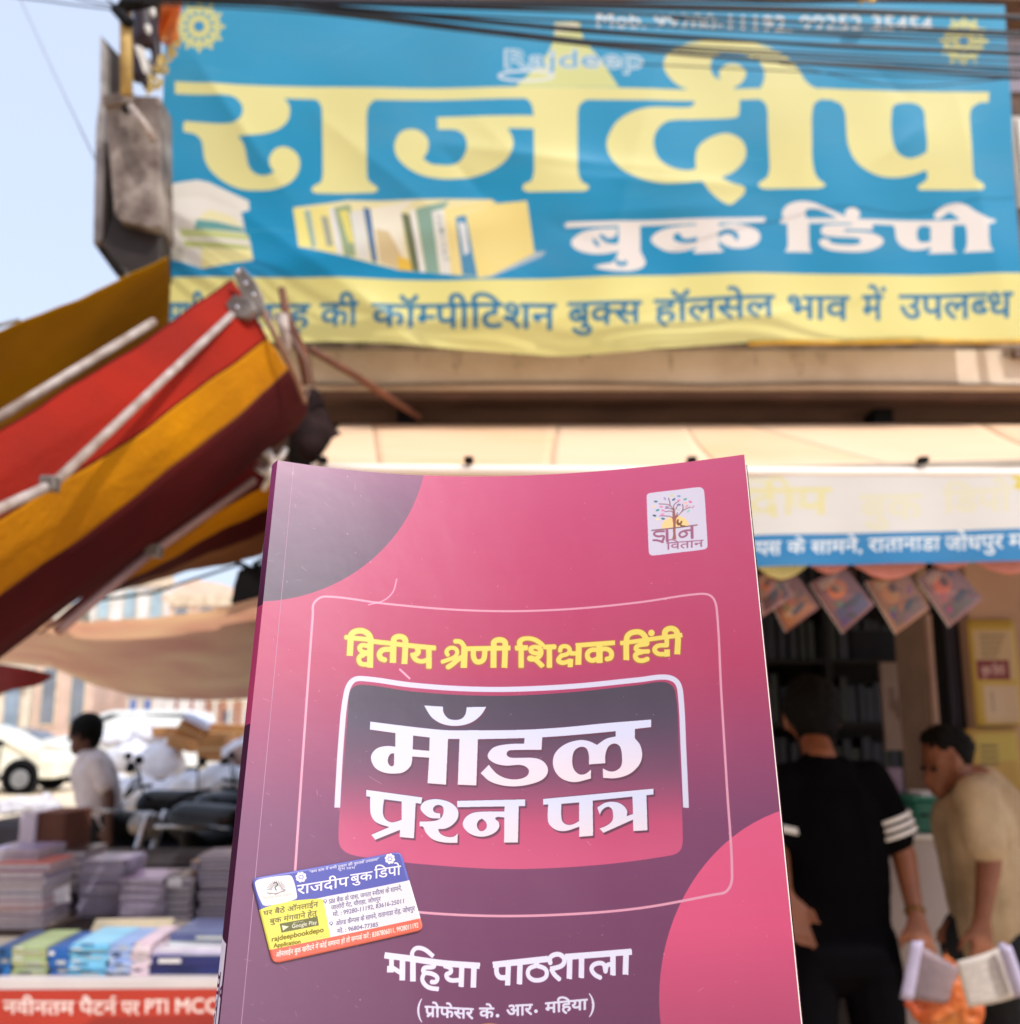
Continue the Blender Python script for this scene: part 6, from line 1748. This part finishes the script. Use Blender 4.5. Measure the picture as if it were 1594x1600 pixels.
ob = organic('shopping_bag', [(at(1452, 1532, 3.12), .03, at(1498, 1522, 3.12), .028, .5), (at(1446, 1575, 3.12), .05, at(1506, 1580, 3.12), .055, .5), (at(1455, 1640, 3.12), .06, at(1500, 1650, 3.12), .06, .5), (at(1470, 1530, 3.12), .05, at(1475, 1600, 3.12), .07, .5), (at(1480, 1500, 3.11), .012, at(1482, 1530, 3.12), .03, .5)], mat('orange_bag', (196, 128, 48), .55, .2, 5, .3, c2=(184, 44, 34)), voxel=.008); setp(ob, 'crumpled orange and red shopping bag hanging between the two customers', 'bag')
btx = bpy.data.textures.new('bagfold', 'CLOUDS'); btx.noise_scale = .035
md = ob.modifiers.new('crumple', 'DISPLACE'); md.texture = btx; md.strength = .05; md.texture_coords = 'GLOBAL'
c = Canvas(240, 200, lambda P: np.asarray(P, float) * (240, 200), (196, 188, 182))
rs = np.random.RandomState(2)
for k in range(14):
    y = .12 + .055 * k
    x = .1
    while x < .85:
        l_ = rs.uniform(.03, .1)
        if rs.rand() < .7: c.fill([np.array([(x, y), (x + l_, y), (x + l_, y + .018), (x, y + .018)])], (120, 112, 118), .6)
        x += l_ + .02
o = sheet('leaflet', [(1494, 1502), (1566, 1478), (1594, 1556), (1512, 1574)], 3.0, None, 'large white printed leaflet held low by the young man in cream', 'leaflet', .003, .012)
o.data.materials.append(print_mat('leaflet_print', c.image('leaflet_print'), rough=.7))
sheet('paper_roll', [(1562, 1474), (1574, 1478), (1600, 1550), (1588, 1556)], 2.97, M_lil, 'rolled white sheet lying across the right end of the leaflet', 'paper', .02, .012)

# ============================================================ SHOP INTERIOR
def bx_px(name, px0, px1, py0, py1, Y, dp, m, parent=None, bev=0.0):
    a = at(px0, py0, Y); b = at(px1, py1, Y)
    return box(name, a.x, b.x, Y, Y + dp, b.z, a.z, m, parent, bev=bev)
CT = empty('counter', (at(1440, 1500, 4.0).x, 4.0, .12), 'pale grey white counter between the two customers inside the shop', 'counter')
box('front', at(1388, 1400, 3.95).x, at(1640, 1400, 3.95).x, 3.95, 3.99, .12, at(0, 1310, 3.95).z, mat('counter_laminate', (176, 164, 164), .5, .08, 3), CT)
box('top', at(1384, 1400, 3.95).x, at(1640, 1400, 3.95).x, 3.92, 4.19, at(0, 1309.5, 3.95).z, at(0, 1304, 3.95).z, M_white, CT)
GB = empty('green_crate', tuple(at(1460, 1303, 4.0)), 'green plastic crate standing on the counter behind the young man', 'crate')
bx_px('crate_body', 1428, 1496, 1252, 1302, 3.97, .18, mat('green_plastic', (20, 104, 84), .45, .15, 9), GB, .008)
bx_px('rim', 1425, 1499, 1245, 1251, 3.955, .21, mat('green_plastic2', (30, 120, 98), .45, .1, 9), GB)
for k in range(4): bx_px('slot', 1440 + 14 * k, 1449 + 14 * k, 1272, 1276, 3.962, .006, M_black, GB)
T = bx_px('paper_pile', 1440, 1490, 1238, 1244.5, 3.98, .15, M_paper); setp(T, 'thin pile of white papers on top of the green crate', 'papers')
# dark shelving with rows of book spines
SH = empty('bookshelf', (at(1300, 1300, 6.4).x, 6.4, .12), 'dark wooden shelving full of dim book spines at the back of the shop', 'shelf')
sx0, sx1 = at(1150, 1000, 6.4).x, at(1420, 1000, 6.4).x
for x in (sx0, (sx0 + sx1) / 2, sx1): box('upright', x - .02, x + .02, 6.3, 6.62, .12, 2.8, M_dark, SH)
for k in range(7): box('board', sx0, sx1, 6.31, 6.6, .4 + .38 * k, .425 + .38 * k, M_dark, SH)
rs = random.Random(8)
cols_ = [(74, 34, 26), (30, 34, 50), (90, 66, 44), (36, 44, 36), (70, 30, 36), (88, 72, 66)]
for k in range(6):
    x = sx0 + .04
    while x < sx1 - .08:
        wd = rs.uniform(.03, .055); h_ = rs.uniform(.2, .29)
        o = box('book', x, x + wd, 6.34, 6.5, .428 + .38 * k, .428 + .38 * k + h_, mat('dim_book_%d' % rs.randrange(6), cols_[rs.randrange(6)], .6, .2, 5))
        setp(o, 'dim book spine on the %s shelf from the floor, deep inside the shop' % ('first', 'second', 'third', 'fourth', 'fifth', 'sixth')[k], 'book', 'books on the shelves deep in the shop')
        x += wd + rs.uniform(.002, .03)
T = empty('poster_board', tuple(at(1405, 1168, 4.9)), 'plain pale board hanging in the shop beside the young man s head', 'board')
bx_px('board', 1376, 1432, 1035, 1172, 4.9, .03, mat('pinkish_board', (150, 128, 118), .7, .15, 4), T)
for k in range(3): bx_px('stain', 1392 + 9 * k, 1398 + 9 * k, 1075 + 18 * k, 1110 + 14 * k, 4.894, .003, mat('faint_print', (126, 106, 98), .8, .1, 5), T)
T = bx_px('monitor', 1330, 1440, 985, 1030, 4.95, .06, mat('dark_screen', (30, 32, 40), .25, .1, 4)); setp(T, 'dark glossy panel above the pale board', 'panel')
T = bx_px('lilac_sheet', 1378, 1416, 1200, 1290, 4.1, .01, mat('lilac_sheet', (130, 110, 130), .7, .1, 6)); setp(T, 'dusty lilac sheet hanging over the counter edge behind the striped sleeve', 'sheet')
PL = empty('door_pillar', tuple(at(1480, 1600, 4.2)), 'plastered door pillar between the dark interior and the posters', 'pillar')
bx_px('shaft', 1446, 1512, 880, 1900, 4.2, .3, mat('pillar_plaster', (150, 126, 110), .8, .15, 5, .15), PL)
bx_px('door_strip', 1455, 1474, 960, 1300, 4.17, .026, mat('door_strip', (170, 140, 128), .6, .15, 5), PL)
bx_px('dark_edge', 1492, 1504, 960, 1300, 4.17, .026, mat('blue_dark_edge', (44, 44, 66), .5, .15, 5), PL)
# side wall with posters
PW = empty('poster_wall', tuple(at(1560, 1600, 4.1)), 'brownish plaster wall at the right carrying yellow posters', 'wall')
bx_px('plaster', 1506, 1800, 875, 1900, 4.08, .1, mat('brown_plaster', (168, 136, 116), .85, .12, 3, .15), PW)
def poster(px0, px1, py0, py1, Y, base, lab, draw):
    c = Canvas(300, int(300 * (py1 - py0) / (px1 - px0)), lambda P: (np.asarray(P, float) - (px0, py0)) / (px1 - px0, py1 - py0) * (300, int(300 * (py1 - py0) / (px1 - px0))), base)
    draw(c)
    a, b = at(px0, py0, Y), at(px1, py1, Y)
    o = grid_mesh('poster', lambda u, v: V((a.x + (b.x - a.x) * u, Y - .004 * math.sin(u * 7) * v, a.z + (b.z - a.z) * v)), 8, 8, print_mat('poster_print', (setattr(c, 'a', c.a * .8), c.image('poster_print'))[1], rough=.6), None, thick=.002)
    return setp(o, lab, 'poster')
def d1(c):
    c.fill([np.array([(1520, 985), (1594, 985), (1594, 1062), (1520, 1062)])], (206, 176, 134))
    for k in range(5): c.fill([np.array([(1532, 992 + 8 * k), (1580 - 4 * k, 992 + 8 * k), (1580 - 4 * k, 995 + 8 * k), (1532, 995 + 8 * k)])], (120, 96, 60))
    c.fill([np.array([(1521, 1032), (1583, 1032), (1583, 1063), (1521, 1063)])], (128, 34, 40))
    word(c, 'बुक डिपो', (1530, 1043, 1055), (1574, 1043, 1055), (226, 190, 180), grow=1.5)
    c.fill([np.array([(1530, 1072), (1594, 1072), (1594, 1130), (1530, 1130)])], (214, 186, 156))
    for k in range(4): c.stroke(np.array([(1545, 1082 + k * 8), (1546, 1088 + k * 8)]), 2, (90, 70, 60))
def d2(c):
    c.fill([np.array([(1526, 1146), (1594, 1146), (1594, 1190), (1526, 1190)])], (206, 182, 84))
    for k in range(4): c.fill([np.array([(1530, 1164 + 9 * k), (1562, 1164 + 9 * k), (1562, 1168 + 9 * k), (1530, 1168 + 9 * k)])], (110, 92, 50))
poster(1510, 1600, 968, 1134, 4.06, (206, 172, 70), 'yellow poster with a dark red label box, upper one on the right wall', d1)
poster(1508, 1600, 1138, 1236, 4.055, (198, 160, 74), 'yellow poster with small dark lines, lower one behind the young man', d2)

# ============================================================ TABLE WITH BOOKS
TY = 2.86
zt = at(0, 1530, TY).z
TB = empty('book_table', (at(100, 1560, TY).x, TY + .6, 0), 'long book table with a white edge and a red printed skirt, across the lower left', 'table')
xl, xr = at(-120, 1560, TY).x, at(420, 1560, TY).x
box('tabletop', xl, xr, TY - .01, TY + 1.25, zt - .02, zt, mat('table_sheet', (206, 196, 196), .6, .08, 4), TB)
box('white_edge', xl, xr, TY - .016, TY - .0105, at(0, 1550, TY).z, zt + .001, mat('white_edge', (214, 206, 206), .6, .06, 6), TB)
for (x, y) in ((xl + .1, TY + .1), (xr - .1, TY + .1), (xl + .1, TY + 1.15), (xr - .1, TY + 1.15)):
    box('leg', x - .025, x + .025, y - .025, y + .025, 0, zt - .021, M_wood, TB)
SK = bil(at(-120, 1547, TY - .018), at(420, 1544, TY - .018), at(420, 1760, TY - .03), at(-120, 1760, TY - .03))
skinv = inverse_of(lambda uv: proj_np(SK(uv)), 1300, 520, lambda P: np.stack([(P[:, 0] + 120) / 540, (P[:, 1] - 1547) / 213], -1))
c = Canvas(1300, 520, skinv, (180, 56, 42))
c.fill([np.array([(150, 1590), (420, 1584), (420, 1620), (100, 1620)])], (140, 42, 38), .7)
for tx, a, b, lt in (('नवीनतम', (5, 1564, 1584), (116, 1565, 1585), 0), ('पैटर्न', (124, 1565, 1585), (182, 1565, 1585), 0), ('पर', (190, 1565, 1585), (218, 1565, 1585), 0), ('PTI', (228, 1562, 1583), (262, 1562, 1583), 1), ('MCQ', (275, 1561, 1583), (345, 1560, 1582), 1), ('उपलब्ध', (5, 1625, 1650), (160, 1625, 1650), 0)):
    word(c, tx, a, b, (236, 220, 216), grow=2.2, lat=bool(lt))
o = grid_mesh('printed_skirt', lambda u, v: V(SK(np.array([[u, v]]))[0]) + V((0, -.012 * math.sin(u * 22) * v, 0)), 50, 10, None, TB)
o.data.materials.append(print_mat('skirt_print', c.image('skirt_print'), rough=.5))

_bk = {}
def book_stack(px0, px1, py_top, py_bot, Y, n, cols, lab, depth=.22, spine=False, ry=0.0, group=None):
    """n single books lying on each other, each a thing of its own (cover > pages)"""
    x0, x1 = at(px0, py_bot, Y).x, at(px1, py_bot, Y).x
    z0, z1 = at(0, py_bot, Y).z, at(0, py_top, Y).z
    if z0 < zt + .03: z1 += zt + .001 - z0; z0 = zt + .001
    h = (z1 - z0) / n
    rs = random.Random(int(px0 * 7 + py_top))
    cx = (x0 + x1) / 2; hw = (x1 - x0) / 2
    for k in range(n):
        c = cols[k % len(cols)]
        dx, dy, a = rs.uniform(-.006, .006), rs.uniform(0, .015), rs.uniform(-.03, .03) + ry
        od = ['topmost', 'second from the top', 'third from the top', 'fourth from the top', 'fifth from the top', 'sixth from the top'] 
        q_ = n - 1 - k
        pos = 'lowest one' if k == 0 else ('second from the bottom' if k == 1 and n > 4 else (od[q_] if q_ < 6 else 'in its middle'))
        T = empty('book', (cx + dx, Y + depth / 2 + dy, z0 + h * k), lab + ', ' + pos, 'book', group or lab, rz=a)
        key = (c, round(hw, 4), round(h, 5), depth, spine)
        if key not in _bk:
            bm = bmesh.new(); t = min(.0015, h * .12)
            bx(bm, -hw, hw, -depth / 2, depth / 2, 0, t); bx(bm, -hw, hw, -depth / 2, depth / 2, h - t - .0004, h - .0004)
            if spine: bx(bm, -hw, hw, -depth / 2 - .001, -depth / 2 + .001, t * .5, h - t * .5 - .0004)
            bmesh.ops.recalc_face_normals(bm, faces=bm.faces)
            m1 = bpy.data.meshes.new('cover'); bm.to_mesh(m1); bm.free(); m1.materials.append(mat('book_%d_%d_%d' % c, c, .4, .12, 9, coat=.3))
            bm = bmesh.new(); bx(bm, -hw + .003, hw - .003, -depth / 2 + .002, depth / 2 - .003, t + .0002, h - t - .0006)
            m2 = bpy.data.meshes.new('pages'); bm.to_mesh(m2); bm.free(); m2.materials.append(mat('book_page_edge', (188, 178, 184), .85, .12, 60, .1))
            _bk[key] = (m1, m2)
        for nm, me in zip(('cover', 'pages'), _bk[key]):
            o = bpy.data.objects.new(nm, me); COL.objects.link(o); o.parent = T
        if spine:
            kk = ('lab', key, rs.randrange(3))
            if kk not in _bk:
                bm = bmesh.new(); a0 = -hw + hw * (.15 + .3 * kk[2]); a1 = a0 + hw * (.5 + .2 * kk[2])
                bx(bm, a0, min(a1, hw * .9), -depth / 2 - .0022, -depth / 2 - .0012, h * .28, h * .70)
                bmesh.ops.recalc_face_normals(bm, faces=bm.faces)
                m3 = bpy.data.meshes.new('title_label'); bm.to_mesh(m3); bm.free(); m3.materials.append((M_white, mat('title_navy', (30, 40, 90), .5, .1, 9), mat('title_grey', (190, 196, 190), .5, .1, 9))[kk[2]])
                _bk[kk] = m3
            o = bpy.data.objects.new('title_label', _bk[kk]); COL.objects.link(o); o.parent = T
# front row on the table
book_stack(-12, 13, 1484, 1528, TY + .03, 3, [(20, 110, 180)], 'blue book in short pile at left end of front row', spine=True)
book_stack(15, 69, 1484, 1530, TY + .03, 8, [(196, 206, 150), (170, 190, 140), (214, 214, 170)], 'pale green book in pile left of deep blue pile', spine=True)
book_stack(71, 103, 1486, 1528, TY + .03, 3, [(16, 96, 176)], 'deep blue book in pile between green and sky blue', spine=True)
book_stack(105, 165, 1478, 1528, TY + .03, 10, [(110, 196, 236), (140, 208, 240)], 'sky blue book in wide front row pile', spine=True)
book_stack(166, 202, 1478, 1527, TY + .03, 9, [(140, 172, 226), (176, 196, 236)], 'pale blue book in pile right of sky blue one', spine=True)
book_stack(203, 231, 1476, 1527, TY + .03, 9, [(226, 200, 214), (232, 222, 228)], 'pinkish white book in narrow pile left of navy books', spine=True)
book_stack(232, 372, 1500, 1530, TY + .03, 2, [(28, 38, 104)], 'navy blue book lying flat beside the held book', spine=True)
book_stack(236, 372, 1484, 1500, TY + .05, 3, [(220, 214, 226), (200, 190, 220)], 'white lilac book resting on navy books', spine=True)
book_stack(262, 372, 1460, 1484, TY + .10, 2, [(206, 214, 214), (80, 92, 140)], 'greyish book on top of right hand front pile', spine=True)
book_stack(150, 262, 1462, 1476, TY + .25, 2, [(30, 84, 56), (222, 210, 190)], 'green or cream book under the beige open book', spine=True)
T = empty('open_book', tuple(at(205, 1468, TY + .35)), 'beige book lying tilted behind the sky blue pile', 'book')
slab('cover', [at(*p, TY + .34) for p in ((150, 1437), (272, 1435), (262, 1462), (136, 1466))], mat('beige_book', (218, 204, 178), .6, .1, 8), .012, T)
slab('page_block', [at(*p, TY + .352) for p in ((152, 1441), (270, 1439), (261, 1460), (139, 1463))], M_paper, .02, T)
# rear rows: piles standing behind, lilac ones darkened to paint the shade there
R0 = TY + .62
book_stack(-30, 60, 1382, 1486, R0, 9, [(226, 196, 150), (160, 160, 210), (120, 60, 140), (226, 120, 110), (90, 130, 190)], 'bright book in tall mixed pile at left edge')
book_stack(-30, 56, 1328, 1381, R0 + .1, 6, [(120, 116, 160), (150, 144, 186)], 'lilac book in pile above the mixed one')
book_stack(58, 126, 1330, 1396, R0 + .4, 5, [(66, 48, 52), (78, 58, 58)], 'dark brown book in pile behind loose white page')
book_stack(118, 186, 1348, 1438, R0 + .2, 22, [(160, 150, 186), (140, 130, 170)], 'white lilac book in tall rear pile')
book_stack(182, 254, 1368, 1438, R0 + .12, 18, [(160, 142, 172), (136, 118, 154)], 'pinkish lilac book in rear pile beside dark one')
book_stack(256, 292, 1372, 1440, R0 + .15, 6, [(44, 34, 44), (56, 40, 46)], 'black book in narrow dark rear pile')
book_stack(288, 304, 1356, 1440, R0 + .25, 5, [(196, 140, 60), (206, 150, 70)], 'ochre book in thin rear pile')
book_stack(305, 372, 1348, 1446, R0 + .2, 14, [(76, 62, 112), (96, 80, 134)], 'violet book in rear pile touching the held book')
def low(name, px0, px1, py0, py1, Y, dp, m, lab, cat, bev=.004):
    o = bx_px(name, px0, px1, py0, py1, Y, dp, m, None, bev); return setp(o, lab, cat)
SK2 = empty('riser_table', (at(150, 1450, R0 + .1).x, R0 + .5, 0), 'low back bench raising the rear piles of books', 'bench')
box('bench_top', at(-60, 1400, R0).x, at(420, 1400, R0).x, R0 - .02, R0 + 1.2, zt + .002, at(0, 1441, R0 + .2).z - .002, mat('bench_dark', (60, 46, 44), .8, .2, 6), SK2)
low('rough_carton', 52, 98, 1270, 1330, R0 + .5, .25, mat('brown_box', (98, 58, 46), .8, .2, 8), 'dark brown carton standing on the rear pile', 'carton')
low('white_carton', 32, 51, 1272, 1330, R0 + .48, .25, mat('lilac_carton', (196, 186, 208), .7, .1, 8), 'narrow lilac white carton beside the brown one', 'carton')
o = organic('plastic_sheet', [(at(8, 1262, 4.2), .03, at(52, 1258, 4.2), .034), (at(30, 1256, 4.2), .03, at(84, 1262, 4.25), .03), (at(60, 1262, 4.25), .03, at(74, 1248, 4.3), .022)], M_sack, voxel=.009)
ptx = bpy.data.textures.new('crumple2', 'CLOUDS'); ptx.noise_scale = .04
md = o.modifiers.new('crumple', 'DISPLACE'); md.texture = ptx; md.strength = .035; md.texture_coords = 'GLOBAL'
setp(o, 'crumpled white polythene lying on the rear cartons', 'plastic sheet')
low('black_bag', -30, 50, 1284, 1328, R0 + .7, .3, mat('black_bag', (36, 36, 48), .6, .2, 8), 'dark bag at the left edge behind the lilac pile', 'bag', .02)
o = sheet('loose_page', [(64, 1398), (110, 1380), (108, 1408), (68, 1418)], R0 + .1, M_paper, 'loose white page sticking out under the dark brown pile', 'page', .006, .004)
low('magazine_pile', 172, 206, 1345, 1366, R0 + .55, .15, mat('red_white_mags', (190, 150, 160), .6, .4, 30), 'small pinkish white pile behind the tall lilac one', 'magazines')
low('ledger', 262, 282, 1372, 1386, R0 + .1, .02, M_paper, 'small white label sheet on the dark pile', 'label')
o = organic('dark_cloth_bundle', [(at(330, 1352, 4.2), .06, at(380, 1345, 4.2), .07), (at(250, 1360, 4.3), .05, at(300, 1362, 4.3), .06), (at(190, 1366, 4.4), .04, at(240, 1366, 4.4), .05), (at(230, 1366, 4.35), .04, at(330, 1362, 4.25), .05)], mat('dark_cover', (30, 26, 32), .8, .2, 8, .3), voxel=.02)
setp(o, 'dark cloth heap behind the rear piles of books', 'cloth')
low('back_bench', -40, 440, 1350, 1420, 4.15, .5, mat('shade_bench', (40, 34, 38), .85, .2, 5), 'dark bench in the shade behind the book piles', 'bench')

bpy.data.objects.remove(_to)
bpy.data.curves.remove(_td)
